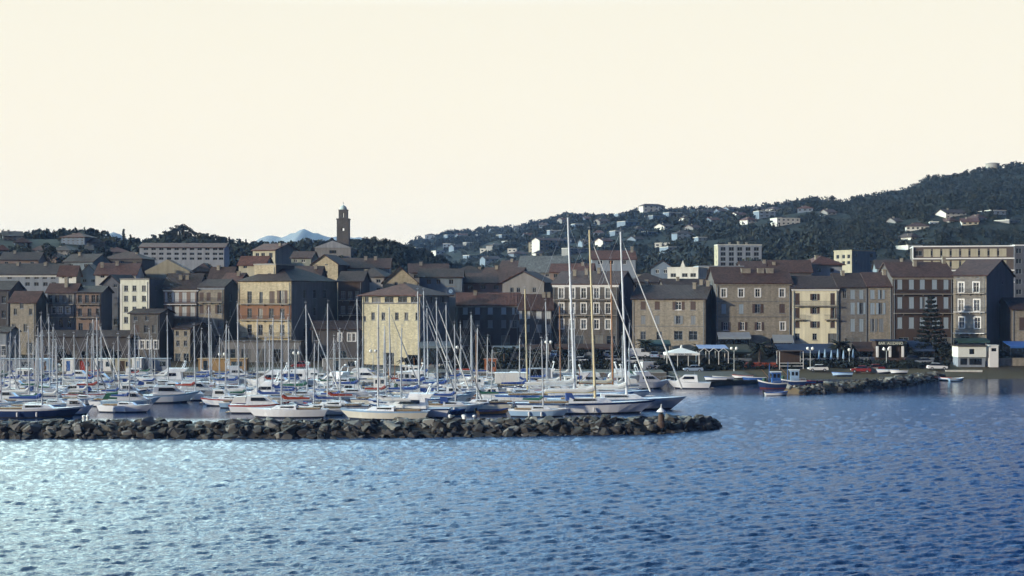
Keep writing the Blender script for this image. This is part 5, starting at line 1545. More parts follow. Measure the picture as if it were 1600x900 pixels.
def put_sail(xm, ytop, yw, head=0.0, col='white', cover='blue', mast='alu', L=None, force=False, **kw):
    rnd = random.Random(int(xm * 13 + ytop))
    hd = R(head)
    for dy in ([0] if force else [0, 2, -2, 4, -4, 6, -6, 9, -9, 12, -12, 15, -15, 18, 21]):
        y = yw + dy
        if not force and not 597 <= y <= 652:
            continue
        Y = depth_of(y)
        mh = (y - ytop) * Y / F
        l = L or min(15, max(6.2, mh / rnd.uniform(1.25, 1.4)))
        mx = (.07 if not kw.get('mizzen') else .12) * l
        loc = (kx(xm) * Y + math.tan(R(kw.get('rake', 1.6))) * mh * .5 * math.cos(hd) - mx * math.cos(hd), Y - mx * math.sin(hd), 0)
        q = rect(loc, hd, l, l * .3)
        if force or not hits(q):
            break
    else:
        return None
    if kw.get('mizzen'):
        kw['mizzen'] = kw['mizzen'] * mh
    stp = kw.pop('stripe', None)
    if stp is None:
        stp = rnd.choice([NAVY, BLUE, None, None, RED, SKYB]) if col in ('white', 'cream') else WHITE
    o = sailboat('sailing_yacht', loc, hd, l, mh, HC[col], stp, cover, {'alu': TALL if kw.get('big') else ALU, 'gold': GOLD, 'wood': VARN}[mast], **kw)
    BOATS.append((xm, 'sail', col, (cover or 'bare', mast), o, q))
    return o
def put_motor(x, yw, L, head, col='white', force=False, kind='motor', **kw):
    hd = R(head)
    Y = depth_of(yw)
    loc = (kx(x) * Y, Y, 0)
    q = rect(loc, hd, L, L * .33)
    if not force and (hits(q) or not bwater(0, Y)):
        return None
    if kind == 'motor':
        o = motorboat('motor_cruiser', loc, hd, L, HC[col], **kw)
    elif kind == 'fish':
        o = fishing_boat('fishing_boat', loc, hd, L, HC[col], **kw)
    else:
        o = dinghy('open_dinghy', loc, hd, L, HC[col], **kw)
    BOATS.append((x, kind, col, (), o, q))
    return o
# --- the big yachts beside the breakwater head
put_sail(892, 338, 633, 2, 'white', 'white', 'alu', L=21, force=True, rake=2.2, big=True, genoa=None, stripe=BLUE)
o = put_sail(925, 357, 646, 1, 'white', 'white', 'gold', L=19.5, force=True, rake=2.0, big=True, genoa='white', stripe=NAVY, hood='blue')
put_sail(974, 360, 640, -1, 'grey', 'white', 'alu', L=20, force=True, rake=2.2, big=True, genoa='white', stripe=SKYB)
put_sail(956, 405, 625, 3, 'white', 'cream', 'wood', L=15, force=True, rake=1.0, big=True)
put_sail(875, 477, 618, 0, 'white', 'white', 'wood', L=11, force=True, rake=.8)
put_sail(822, 450, 625, 0, 'white', 'blue', 'gold', L=12, force=True, rake=1.5)
put_sail(854, 470, 611, 0, 'white', 'blue', 'alu', L=10, force=True)
put_sail(898, 478, 606, 0, 'cream', 'white', 'alu', L=10, force=True)
# --- boats that stand out
put_motor(1075, 607, 8.0, 172, 'white', True, fly=False)
put_motor(1012, 607, 8.5, 10, 'white', True, fly=True, canopy='grey')
put_sail(65, 491, 652, 4, 'navy', 'blue', 'alu', L=12.5, force=True, rake=.6)
put_sail(440, 486, 652, 181, 'white', 'red', 'alu', L=11.0, force=True, rake=.2)
put_sail(402, 497, 641, 180, 'white', 'blue', 'alu', L=9.5, rake=.1, stripe=NAVY)
put_sail(512, 472, 645, 184, 'white', 'red', 'alu', L=10.0, rake=.1)
put_sail(591, 474, 655, 176, 'cream', 'white', 'alu', L=12.0, force=True, rake=.2)
put_motor(640, 652, 11.0, 176, 'white', True, fly=True, stripe=NAVY)
put_motor(118, 648, 5.0, 4, 'white', True, fly=False)
put_motor(205, 638, 8.5, 8, 'pale blue', fly=False, canopy='green')
put_motor(262, 629, 10.0, 14, 'white', fly=False, stripe=SKYB)
put_motor(305, 622, 10.5, 14, 'grey', fly=False)
put_motor(262, 604, 12.0, 186, 'white', fly=True)
put_motor(313, 602, 8.0, 190, 'white', fly=True)
put_motor(425, 606, 10.5, 180, 'white', fly=True, canopy='blue')
put_motor(462, 603, 9.0, 184, 'white', fly=True)
put_motor(522, 608, 9.5, 150, 'white', fly=True)
put_motor(570, 611, 12.5, 178, 'white', fly=True, canopy='red')
put_motor(638, 606, 10.0, 182, 'white', fly=True)
put_motor(740, 612, 8.0, 186, 'white', fly=False)
put_motor(505, 636, 6.0, 180, 'red', kind='dinghy')
put_motor(700, 648, 5.0, 10, 'navy', kind='dinghy')
put_motor(770, 647, 4.6, 20, 'varnished', kind='dinghy')
# --- masts that can be picked out, left to right
for xm, yt, yw, hd, col, cov in [(6, 551, 622, 0, 'white', 'blue'), (15, 536, 630, 4, 'white', 'white'), (31, 511, 612, 0, 'white', 'blue'), (45, 512, 636, 0, 'white', 'white'), (52, 536, 606, 0, 'cream', 'blue'), (60, 510, 624, 2, 'white', 'green'),
        (77, 493, 618, 0, 'white', 'blue'), (89, 533, 640, 5, 'pale blue', 'white'), (116, 521, 606, 0, 'white', 'blue'), (136, 532, 634, 6, 'white', 'white'), (146, 497, 613, 0, 'white', 'blue'), (152, 494, 623, 4, 'white', 'red'), (157, 530, 604, 0, 'white', 'blue'),
        (178, 538, 618, 5, 'white', 'blue'), (211, 505, 611, 3, 'navy', 'white'), (242, 546, 617, 8, 'white', 'blue'), (262, 491, 620, 5, 'white', 'white'), (327, 478, 612, 0, 'white', 'blue'), (353, 505, 625, 180, 'white', 'white'), (358, 512, 604, 0, 'white', 'blue'),
        (372, 473, 620, 0, 'white', 'blue'), (426, 495, 631, 180, 'white', 'blue'), (451, 493, 622, 0, 'blue', 'white'), (479, 474, 628, 0, 'white', 'green'), (559, 465, 622, 0, 'white', 'blue'), (609, 478, 616, 0, 'white', 'cream'),
        (627, 510, 640, 180, 'white', 'white'), (654, 453, 640, 0, 'white', 'blue'), (663, 453, 612, 0, 'cream', 'blue'), (683, 468, 630, 0, 'white', 'white'), (698, 475, 620, 0, 'white', 'blue'), (711, 505, 638, 0, 'pale blue', 'blue'), (737, 490, 626, 0, 'white', 'white'),
        (752, 468, 633, 0, 'navy', 'blue'), (757, 489, 617, 0, 'white', 'red'), (668, 480, 603, 0, 'white', 'blue'), (720, 505, 604, 0, 'white', 'blue')]:
    g_ = random.Random(xm).choice([None, None, None, 'white', 'grey'])
    put_sail(xm, yt, yw, hd, col, cov, rake=.9, genoa=g_, hood=random.Random(xm + 1).choice([None, 'blue', None]))
put_sail(744, 519, 610, 0, 'varnished', 'cream', 'wood', rake=.5)
# --- the packed rest
rnd = random.Random(77)
def basin(x, Y):
    y = HY + CH * F / Y
    if x < 335:
        return y < 636 - max(0, x - 60) * .07
    if x < 780:
        return y < 646 and not (x < 400 and y > 634)
    return x < 1000 and y < 634
n = 0
for tries in range(5000):
    x = rnd.uniform(-60, 1000)
    Y = rnd.uniform(188, 275)
    if not basin(x, Y) or n > 125:
        continue
    yw = HY + CH * F / Y
    k = rnd.random()
    hd = rnd.choice([0, 180]) + rnd.uniform(-7, 7)
    if k < .14:
        mh = rnd.uniform(8.5, 12.5)
        xm, yt = x, yw - mh * F / Y
        if put_sail(xm, yt, yw, hd, rnd.choice(['white', 'white', 'white', 'cream', 'pale blue', 'grey']), rnd.choice(['blue', 'white', 'blue', 'green', 'red']), rake=rnd.uniform(.3, 1.6)):
            n += 1
    elif k < .68:
        if put_motor(x, yw, rnd.uniform(5.5, 9), hd, rnd.choice(['white', 'white', 'white', 'pale blue', 'grey']), fly=rnd.random() < .35, canopy=rnd.choice([None, 'blue', 'grey', 'white', 'green']), stripe=rnd.choice([None, BLUE, NAVY, RED])):
            n += 1
    elif k < .76:
        if put_motor(x, yw, rnd.uniform(6, 9), hd, rnd.choice(['blue', 'white', 'green']), kind='fish'):
            n += 1
    else:
        if put_motor(x, yw, rnd.uniform(3.4, 4.8), hd, rnd.choice(['white', 'blue', 'red', 'grey', 'varnished']), kind='dinghy'):
            n += 1
n2 = 0
for tries in range(6000):
    x, Y = rnd.uniform(-60, 1000), rnd.uniform(188, 275)
    if n2 > 75:
        break
    if not basin(x, Y):
        continue
    yw = HY + CH * F / Y
    hd = rnd.choice([0, 180]) + rnd.uniform(-6, 6)
    if rnd.random() < .6:
        ok = put_motor(x, yw, rnd.uniform(4.2, 6), hd, rnd.choice(['white', 'white', 'pale blue', 'grey']), fly=False, canopy=rnd.choice([None, 'blue', 'white', 'grey']))
    else:
        ok = put_motor(x, yw, rnd.uniform(2.8, 4), hd, rnd.choice(['white', 'white', 'blue', 'grey', 'varnished']), kind='dinghy')
    n2 += 1 if ok else 0
# --- right-hand shore
put_motor(1207, 607, 5.4, 185, 'navy', True, kind='fish', house=BLUE, wrap=BLUE)
put_motor(1236, 603, 5.4, 175, 'navy', True, kind='fish', house=SKYB, wrap=BLUE)
put_motor(1213, 618, 3.9, 2, 'white', True, kind='dinghy')
put_motor(1255, 602, 4.6, 170, 'red', True, kind='dinghy')
for x, y, L, hd, col, st in ((1473, 590, 3.6, 150, 'white', RED), (1494, 591, 3.2, 12, 'pale blue', WHITE), (1386, 593, 4.6, 200, 'white', SKYB), (1404, 594, 3.4, 190, 'white', WHITE), (1316, 598, 3.8, 175, 'pale blue', BLUE), (1130, 596, 4.0, 180, 'grey', WHITE), (1118, 597, 4.2, 176, 'white', BLUE), (1160, 594, 4.0, 184, 'white', RED), (1178, 597, 4.4, 180, 'blue', WHITE), (1270, 596, 4.5, 182, 'navy', RED)):
    Yq = depth_of(y, .6)
    X = kx(x) * Yq
    zg = max(H(X, Yq), 0.0)
    on_spit = x in (1386, 1404, 1316)
    if x in (1130, 1118, 1160, 1178):
        zg = .78 + max(0, (Yq - 262)) * .008
    o = dinghy('beached_dinghy', (X, Yq, (1.72 if on_spit else zg) + .1), R(hd), L, HC[col], st, roll=R(14 if on_spit else 8), outboard=False)
    BOATS.append((x, 'beach', col, (), o, (1e6, 1e6, 1e6, 1e6)))
# labels
cw = {'alu': 'white mast', 'gold': 'cream mast', 'wood': 'brown wooden mast'}
nmk = {'sail': 'sailing yacht', 'motor': 'motor cruiser', 'fish': 'fishing boat', 'dinghy': 'open dinghy', 'beach': 'dinghy pulled up ashore'}
for kd in nmk:
    sel = sorted([b for b in BOATS if b[1] == kd], key=lambda q: q[0])
    for i, b in enumerate(sel):
        if kd == 'sail':
            lab = '%s yacht with %s and %s sail cover, %s mast from left' % (b[2], cw[b[3][1]], b[3][0], ordinal(i + 1))
        else:
            lab = '%s %s, %s one from the left' % (b[2], nmk[kd], ordinal(i + 1))
        tag(b[4], lab, {'sail': 'sailing boat', 'motor': 'motor boat', 'fish': 'fishing boat'}.get(kd, 'dinghy'), nmk[kd] + 's in the harbour' if kd != 'beach' else 'dinghies on the shore')
# ================================================================== waterfront things
def gz(x, Y):
    return H(kx(x) * Y, Y)
# road along the waterfront
mb = MB()
prev = None
for x in range(560, 1801, 12):
    row = []
    for Y in (299.0, 301.5, 304.0):
        X = kx(x) * Y
        row.append((X, Y, H(X, Y) + .06))
    i = len(mb.v)
    mb.v += row
    if prev is not None:
        for k in range(2):
            mb.f.append([prev + k, i + k, i + k + 1, prev + k + 1])
            mb.m.append(0)
    prev = i
tag(mb.build('road', mk('asphalt', (.05, .05, .052), .95, .2, .8)), 'asphalt road along the waterfront', 'road', kind='structure')
# ---- cars
CARC = {'pale blue': mk('car_blue', (.30, .40, .55), .3, .05, 1, spec=.5), 'white': mk('car_white', (.72, .73, .74), .3, .05, 1, spec=.5), 'red': mk('car_red', (.22, .02, .02), .3, .05, 1, spec=.5), 'dark': mk('car_dark', (.03, .035, .05), .3, .05, 1, spec=.5), 'grey': mk('car_grey', (.25, .27, .3), .3, .05, 1, spec=.5)}
def profile_solid(poly, hw, top_in, zs):
    """side outline (x,z) -> body; above zs the sides lean in"""
    mb = MB()
    n = len(poly)
    L, Rr = [], []
    for x, z in poly:
        w_ = hw - top_in * max(0, (z - zs))
        L.append((x, -w_, z))
        Rr.append((x, w_, z))
    fs = [tuple(range(n)), tuple(range(2 * n - 1, n - 1, -1))] + [(i, n + i, n + (i + 1) % n, (i + 1) % n) for i in range(n)]
    return mb.add(L + Rr, fs)
def car(x, Y, head, col, where, van=False, z=None):
    X = kx(x) * Y
    r = thing('parked_van' if van else 'parked_car', where, 'van' if van else 'car', (X, Y, (H(X, Y) + .07) if z is None else z), R(head), 'vehicles parked along the waterfront')
    m = CARC[col]
    if van:
        body = [(-2.1, .35), (2.0, .35), (2.2, .55), (2.15, 1.05), (1.55, 1.2), (.95, 1.95), (-2.1, 2.0)]
        glass = [(1.5, 1.22), (.98, 1.88), (.35, 1.88), (.35, 1.22)]
        hw = .85
    else:
        body = [(-1.95, .32), (1.85, .32), (2.0, .5), (1.95, .75), (1.1, .88), (-1.85, .92), (-1.98, .6)]
        glass = [(1.0, .885), (.42, 1.36), (-.95, 1.40), (-1.6, .925)]
        hw = .8
    bo = profile_solid(body, hw, .08, .9).build('body', m, r)
    if van:
        for s in (-1, 1):
            MB().add([(p[0], s * (hw - .08 * max(0, p[1] - .9) + .008), p[1]) for p in (glass if s < 0 else glass[::-1])], [(0, 1, 2, 3)]).build('side_window', DARKGLASS, bo)
        MB().add([(1.58, -.68, 1.2), (1.58, .68, 1.2), (1.0, .62, 1.91), (1.0, -.62, 1.91)], [(0, 1, 2, 3)]).build('windscreen', DARKGLASS, bo)
    else:
        profile_solid(glass, hw - .06, .22, .9).build('cabin_glass', DARKGLASS, r)
        MB().hexa([(-1.0, -.66, 1.385), (.44, -.66, 1.35), (.44, .66, 1.35), (-1.0, .66, 1.385), (-.9, -.58, 1.44), (.36, -.58, 1.41), (.36, .58, 1.41), (-.9, .58, 1.44)]).build('roof', m, r)
    for sx in (-1.2, 1.25):
        for s in (-1, 1):
            wo = MB().tube((sx, s * (hw - .2), .31), (sx, s * (hw + .015), .31), .31, .31, 12).build('wheel', RUBBER, r)
            MB().tube((sx, s * (hw + .016), .31), (sx, s * (hw + .03), .31), .17, .17, 8).build('rim', STEEL, wo)
    for s in (-1, 1):
        MB().ball((1.93, s * .55, .62), .12, 7, 4).build('headlight', WHITE, r)
        MB().box(-2.0 if not van else -2.12, -1.9 if not van else -2.05, s * .62 - .1, s * .62 + .1, .6, .78).build('tail_light', RED, r)
    MB().box(1.88, 2.08, -hw * .95, hw * .95, .34, .48).build('bumper', IRON, r)
def hitY(x, y):
    return ground_hit(x, y, 276).y
car(1083, hitY(1083, 583), 180, 'pale blue', 'pale blue hatchback below the white marquee')
car(1278, hitY(1278, 583), 180, 'white', 'white car standing alone below the metal frame shelter')
car(1345, hitY(1345, 585), 170, 'red', 'red car on the dirt bank behind the rock spit')
car(1366, hitY(1366, 582), 185, 'red', 'second red car parked in front of the lit restaurant')
car(1427, 300, 0, 'dark', 'dark car right of the lit restaurant')
car(1442, 297, 180, 'grey', 'grey car under the tall conifer')
car(1464, hitY(1464, 580), 0, 'white', 'white car beside the white beach hut')
for i, (x, Y, hd, col, van) in enumerate([(866, 303, 90, 'pale blue', 0), (879, 303, 90, 'white', 0), (892, 302.5, 90, 'white', 0), (906, 303, 90, 'pale blue', 0), (937, 303, 90, 'grey', 0), (951, 303, 90, 'white', 0), (964, 303, 90, 'dark', 0), (998, 303.5, 5, 'white', 1), (1022, 303, 90, 'pale blue', 0),
                                         (1036, 303, 90, 'grey', 0), (872, 298, 0, 'dark', 0), (960, 298, 0, 'grey', 0), (990, 297, 185, 'white', 0), (1016, 292, 20, 'white', 1), (905, 297, 180, 'white', 0)]):
    car(x, Y, hd, col, '%s %s in the row behind the big masts, %s vehicle in it' % (col, 'van' if van else 'car', ordinal(i + 1)), bool(van))
for x, Y, hd, col, lab in ((20, 294, 10, 'grey', 'grey car on the quay at the left edge'), (345, 297, 0, 'dark', 'dark car by the shop row under the orange storey house'), (470, 296, 180, 'red', 'red car left of the tower building on the quay'), (700, 296, 0, 'white', 'white car right of the tower building on the quay'), (520, 296, 0, 'white', 'white van near the low grey house on the quay')):
    car(x, Y, hd, col, lab, 'van' in lab, z=1.31)
# ---- street lamps with two globes
def lamp(x, ytop, Y, label, z=None, one=False):
    X = kx(x) * Y
    zg = H(X, Y) if z is None else z
    hh = CH - (ytop - HY) / F * Y - zg
    r = thing('street_lamp', label, 'lamp', (X, Y, zg), 0, 'globe lamps on the waterfront')
    MB().lathe([(.16, -.2), (.14, .4), (.07, .45), (.055, hh)], (0, 0, 0), 8).build('pole', SH['white'], r)
    if not one:
        MB().box(-.5, .5, -.03, .03, hh - .04, hh + .02).build('arm', SH['white'], r)
    for s in ((-.5, .5) if not one else (0,)):
        MB().ball((s, 0, hh + .33), .33, 10, 8).build('globe', mk('opal_globe', (.85, .85, .8), .3, .03, 1), r)
lamp(1147, 547, 290, 'two globe lamp right of the white marquee')
lamp(1266, 547, 291, 'two globe lamp right of the metal frame shelter')
lamp(1385, 548, 295, 'two globe lamp in front of the lit restaurant')
lamp(857, 537, 296, 'two globe lamp between the slim masts left of the tall white mast')
lamp(718, 545, 296, 'two globe lamp right of the pale tower building', 1.31)
lamp(463, 554, 290, 'two globe lamp below the shaded side of the orange storey house', 1.31)
lamp(347, 556, 291, 'two globe lamp in front of the long low shop row', 1.31)
lamp(583, 551, 291, 'two globe lamp before the front of the pale tower building', 1.31)
lamp(92, 573, 286, 'single globe lamp beside the white kiosk with the blue door', 1.31, True)
lamp(1327, 549, 296, 'single globe lamp among the folded parasols', None, True)
# ---- white marquee with its sign
def text(body, size, loc, parent, mat_, rz=0):
    c = bpy.data.curves.new('lettering', 'FONT')
    c.body = body
    c.size = size
    c.align_x = 'CENTER'
    c.extrude = .02
    c.materials.append(mat_)
    tmp = bpy.data.objects.new('lettering', c)
    me = bpy.data.meshes.new_from_object(tmp)
    bpy.data.objects.remove(tmp)
    o = link('lettering', me, parent, loc)
    o.rotation_euler = (R(90), 0, rz)
    return o
CANV = mk('marquee_canvas', (.8, .8, .76), .8, .05, 1)
Y = 293
X0, X1 = kx(1042) * Y, kx(1092) * Y
zg = gz(1067, Y)
r = thing('marquee', 'white pyramid roofed marquee with dark lettering on its front', 'marquee', (X0, Y, zg - .1))
W = X1 - X0
ze = CH - (551 - HY) / F * Y - zg
zp = CH - (543 - HY) / F * Y - zg
MB().add([(-.2, -.2, ze), (W + .2, -.2, ze), (W + .2, 5.2, ze), (-.2, 5.2, ze), (W / 2, 2.5, zp)], [(0, 1, 4), (1, 2, 4), (2, 3, 4), (3, 0, 4), (3, 2, 1, 0)]).build('canopy', CANV, r)
MB().box(-.2, W + .2, -.22, -.19, ze - .45, ze - .002).box(-.2, W + .2, 5.19, 5.22, ze - .45, ze - .002).box(-.22, -.19, -.18, 5.18, ze - .45, ze - .002).box(W + .19, W + .22, -.18, 5.18, ze - .45, ze - .002).build('valance', CANV, r)
MB().lathe([(.3, zp - .2), (.25, zp + .3), (.12, zp + .5), (.02, zp + .6)], (W / 2, 2.5, 0), 8).build('finial', CANV, r)
for x, y in ((0, 0), (W / 3, 0), (W * 2 / 3, 0), (W, 0), (0, 5), (W, 5)):
    MB().box(x - .06, x + .06, y - .06, y + .06, 0, ze - .46).build('post', WHITE, r)
text('LE MOBY DELLE', .5, (W / 2, -.26, ze - .4), r, IRON)
r = thing('pergola', 'white pole pergola with a pale blue cover right of the marquee', 'pergola', (kx(1093) * 295, 295, gz(1110, 295) - .1))
W = (kx(1138) - kx(1093)) * 295
ze = CH - (549 - HY) / F * 295 - gz(1110, 295)
for i in range(4):
    for y in (0, 5):
        MB().box(W * i / 3 - .06, W * i / 3 + .06, y - .06, y + .06, 0, ze).build('post', WHITE, r)
for i in range(3):
    x0, x1 = W * i / 3, W * (i + 1) / 3
    MB().path([(x0, 0, ze), ((x0 + x1) / 2, 0, ze + .8), (x1, 0, ze)], .06, 5).build('truss', WHITE, r)
MB().slab([(-.1, .3, ze + .7), (W + .1, .3, ze + .7), (W + .1, 5.2, ze + 1.3), (-.1, 5.2, ze + 1.3)], .06).build('cover', mk('blue_cover', (.28, .36, .55), .7, .1, 1), r)
# ---- metal frame shelter
Y = 292
r = thing('frame_shelter', 'open white metal frame shelter with a low rail', 'shelter', (kx(1218) * Y, Y, gz(1236, Y) - .1))
W = (kx(1255) - kx(1218)) * Y
zt_ = CH - (549 - HY) / F * Y - r.location.z
for x in (0, W):
    for y in (0, 3):
        MB().box(x - .05, x + .05, y - .05, y + .05, 0, zt_).build('post', WHITE, r)
MB().box(-.1, W + .1, -.1, 3.1, zt_ + .002, zt_ + .14).build('roof', W_BROWN, r)
for z in (.75, 1.35):
    MB().box(.052, W - .052, -.03, .03, z, z + .1).build('rail', WHITE, r)
MB().box(.06, W - .06, 2.95, 3.0, .1, zt_ - .1).build('back_panel', W_BROWN, r)
# ---- awnings and terraces
def awning(x0, x1, ytop, ybot, Y, dep, m, label, posts=3):
    X0, X1 = kx(x0) * Y, kx(x1) * Y
    zg = H((X0 + X1) / 2, Y - dep) - .3
    r = thing('terrace_awning', label, 'awning', (X0, Y - dep, zg))
    W = X1 - X0
    za, zb_ = CH - (ytop - HY) / F * Y - zg, CH - (ybot - HY) / F * (Y - dep) - zg
    MB().slab([(0, 0, zb_), (W, 0, zb_), (W, dep, za), (0, dep, za)], .07).build('cover', m, r)
    MB().box(0, W, -.03, 0, zb_ - .4, zb_ - .02).build('valance', m, r)
    for i in range(posts):
        x = .08 + (W - .16) * i / (posts - 1)
        MB().box(x - .05, x + .05, .05, .15, 0, zb_ - .08).build('post', IRON, r)
    MB().box(0, W, .16, .22, .1, 1.1).build('parapet', SH['grey'], r)
    MB().box(.1, W - .1, dep - .06, dep, 0, za - .5).build('shop_front', DARKGLASS, r)
awning(1120, 1171, 519, 527, 314.5, 2.2, mk('striped_awning', (.28, .32, .36), .8, .2, .4), 'pale blue-grey shop awning under the left half of the wide cream stone house')
awning(1206, 1238, 523, 533, 314.5, 2.0, mk('white_awning', (.28, .31, .33), .8, .15, .4), 'pale shop awning under the right end of the wide cream stone house')
awning(1122, 1168, 538, 550, 307, 6, mk('olive_cover', (.07, .075, .06), .9, .2, 1), 'olive terrace cover right behind the pergola')
awning(1210, 1302, 537, 549, 306, 6, mk('navy_cover', (.03, .05, .10), .8, .2, 1), 'long navy terrace awning under the pale cream house', 6)
awning(1330, 1368, 534, 546, 307, 5, mk('brown_cover', (.06, .035, .03), .9, .2, 1), 'brown terrace awning left of the lit restaurant')
awning(1416, 1450, 532, 546, 307, 5, mk('navy_cover', (.03, .05, .10)), 'navy terrace awning right of the lit restaurant')
awning(1490, 1540, 528, 533, 306, 3, mk('green_cover', (.03, .07, .06), .8, .2, 1), 'green awning under the house with white window surrounds')
awning(1566, 1640, 533, 541, 304, 5, BLUE, 'bright blue awning at the right edge')
awning(1000, 1046, 531, 538, 311, 3, mk('teal_cover', (.07, .13, .13), .8, .2, 1), 'teal awning under the grey stone house')
awning(770, 812, 540, 550, 306, 4, mk('grey_cover', (.16, .2, .22), .8, .2, 1), 'grey awning under the long dark house')
awning(812, 862, 538, 546, 308, 3, mk('brown_cover', (.06, .035, .03)), 'brown awning under the low house with pale shutters')
awning(866, 962, 537, 543, 309, 3, mk('brown_cover', (.06, .035, .03)), 'long brown awning under the white cornice house', 5)
awning(655, 705, 533, 541, 302, 3, mk('grey_cover', (.16, .2, .22)), 'grey awning beside the shaded wall of the pale tower building')
# ---- lit restaurant
Y = 301
X0 = kx(1369) * Y
zg = gz(1390, Y) - .3
r = thing('restaurant', 'small restaurant with white pillars, warm lit lamps and a pale name board', 'restaurant', (X0, Y, zg))
W = (kx(1413) - kx(1369)) * Y
zz = lambda y: CH - (y - HY) / F * Y - zg
MB().box(0, W, 3.2, 3.6, 0, zz(533)).box(0, .2, .4, 3.19, 0, zz(533)).box(W - .2, W, .4, 3.19, 0, zz(533)).build('wall', W_BROWN, r)
MB().box(-.4, W + .4, -.2, 3.8, zz(533) + .002, zz(533) + .3).build('roof', mk('navy_cover', (.03, .05, .10)), r)
for x in (.3, W * .5, W - .3):
    MB().box(x - .22, x + .22, .0, .38, zz(558), zz(541)).build('pillar', WHITE, r)
bd = MB().box(W * .12, W * .9, -.15, -.02, zz(539), zz(533) - .02).build('name_board', mk('board_dark', (.08, .09, .08), .7, .1, 1), r)
text('BAR  ALIZANO', .78, (W * .51, -.2, zz(538.3)), bd, mk('lettering_cream', (.75, .75, .6), .6, .03, 1))
for x in (W * .28, W * .45):
    MB().ball((x, .2, zz(544.5)), .22, 10, 6).build('lit_globe', mk('lit_globe', (1, .93, .75), .4, .01, 1, emit=4), r)
MB().box(-.4, W + .3, -.9, -.75, 0, zz(559)).build('terrace_wall', W_BROWN, r)
MB().box(W * .15, W * .95, -1.3, -1.2, 0, zz(566)).build('white_panel', WHITE, r)
# ---- folded parasols
for i, x in enumerate((1280, 1289, 1299, 1309, 1318, 1333)):
    Yp = 298 + (i % 2) * 1.5
    X = kx(x) * Yp
    zg = H(X, Yp)
    r = thing('folded_parasol', 'folded pale blue terrace parasol, %s from the left of the row' % ordinal(i + 1), 'parasol', (X, Yp, zg), 0, 'folded parasols on the terrace')
    MB().tube((0, 0, -.1), (0, 0, 2.9), .035, .03, 6).build('pole', WHITE, r)
    MB().lathe([(.05, .95), (.26, 1.1), (.2, 1.8), (.1, 2.6), (.03, 2.85)], (0, 0, 0), 8).build('folded_canopy', SKYB, r)
    MB().lathe([(.35, -.02), (.35, .12), (.08, .2)], (0, 0, 0), 8).build('base', CONC, r)
# ---- walls, planters, flowers
def lowwall(x0, x1, y, hpx, m, label, Y=None):
    Yw = Y or hitY((x0 + x1) / 2, y)
    X0, X1 = kx(x0) * Yw, kx(x1) * Yw
    zg = min(H(X0, Yw), H(X1, Yw)) - .3
    r = thing('garden_wall', label, 'wall', (X0, Yw, zg))
    hh = CH - (y - hpx - HY) / F * Yw - zg
    MB().box(0, X1 - X0, 0, .35, 0, hh).build('masonry', m, r)
    MB().box(-.05, X1 - X0 + .05, -.05, .4, hh + .002, hh + .1).build('coping', m, r)
lowwall(1262, 1284, 571, 4, W_WHITE, 'short white garden wall above the lone white car')
lowwall(1303, 1334, 571, 4, W_WHITE, 'pale garden wall below the folded parasols')
lowwall(1478, 1535, 582, 3, W_WHITE, 'long low white wall in front of the white beach hut')
lowwall(1336, 1372, 583, 8, S_TAN, 'brown stone wall behind the rock spit')
lowwall(1560, 1640, 572, 12, S_TAN, 'brown stone terrace wall under the blue awning')
lowwall(770, 860, 556, 5, W_GREY, 'grey parapet wall above the green bank', 298)
def stuff_cloud(name, label, cat, items, mats, per=14, size=.14):
    rg = np.random.RandomState(len(items))
    V, mi = [], []
    for X, Y, z, s, m in items:
        q = leaf_cloud(rg, [np.array([X, Y, z + s * .45])], [s], per, size * s, .7)
        V.append(q)
        mi.append(np.full(per, m))
    V = np.concatenate(V)
    tag(link(name, np_mesh(name, V, quads(len(V) // 4), mats, np.concatenate(mi))), label, cat, kind='stuff')
rnd = random.Random(3)
it = []
for _ in range(420):
    x, Y = rnd.uniform(1164, 1214), rnd.uniform(293.5, 297)
    X = kx(x) * Y
    it.append((X, Y, H(X, Y) + .2, rnd.uniform(.2, .4), rnd.choice([0, 0, 1])))
stuff_cloud('flower_bed', 'bed of orange red flowers below the palm', 'flowers', it, [mk('red_petals', (.38, .07, .035), .8, .2, 2), LEAF[1]], 10, .3)
it = []
for _ in range(2300):
    x = rnd.uniform(1046, 1480)
    Y = rnd.uniform(292.6, 298.5)
    if 1160 < x < 1216 and Y > 293 or rnd.random() < .15:
        continue
    X = kx(x) * Y
    it.append((X, Y, H(X, Y) - .1, rnd.uniform(.35, .95), rnd.choice([0, 0, 1])))
for _ in range(1300):
    x, Y = rnd.uniform(690, 1046), rnd.uniform(291.5, 298)
    X = kx(x) * Y
    if Y < 301 and x < 900 and Y < 293:
        continue
    it.append((X, Y, max(H(X, Y), 1.3) - .1, rnd.uniform(.4, 1.1), rnd.choice([0, 0, 1, 2])))
stuff_cloud('bank_shrubs', 'low dark shrubs and grass on the bank below the road', 'shrubs', it, LEAF, 16, .3)
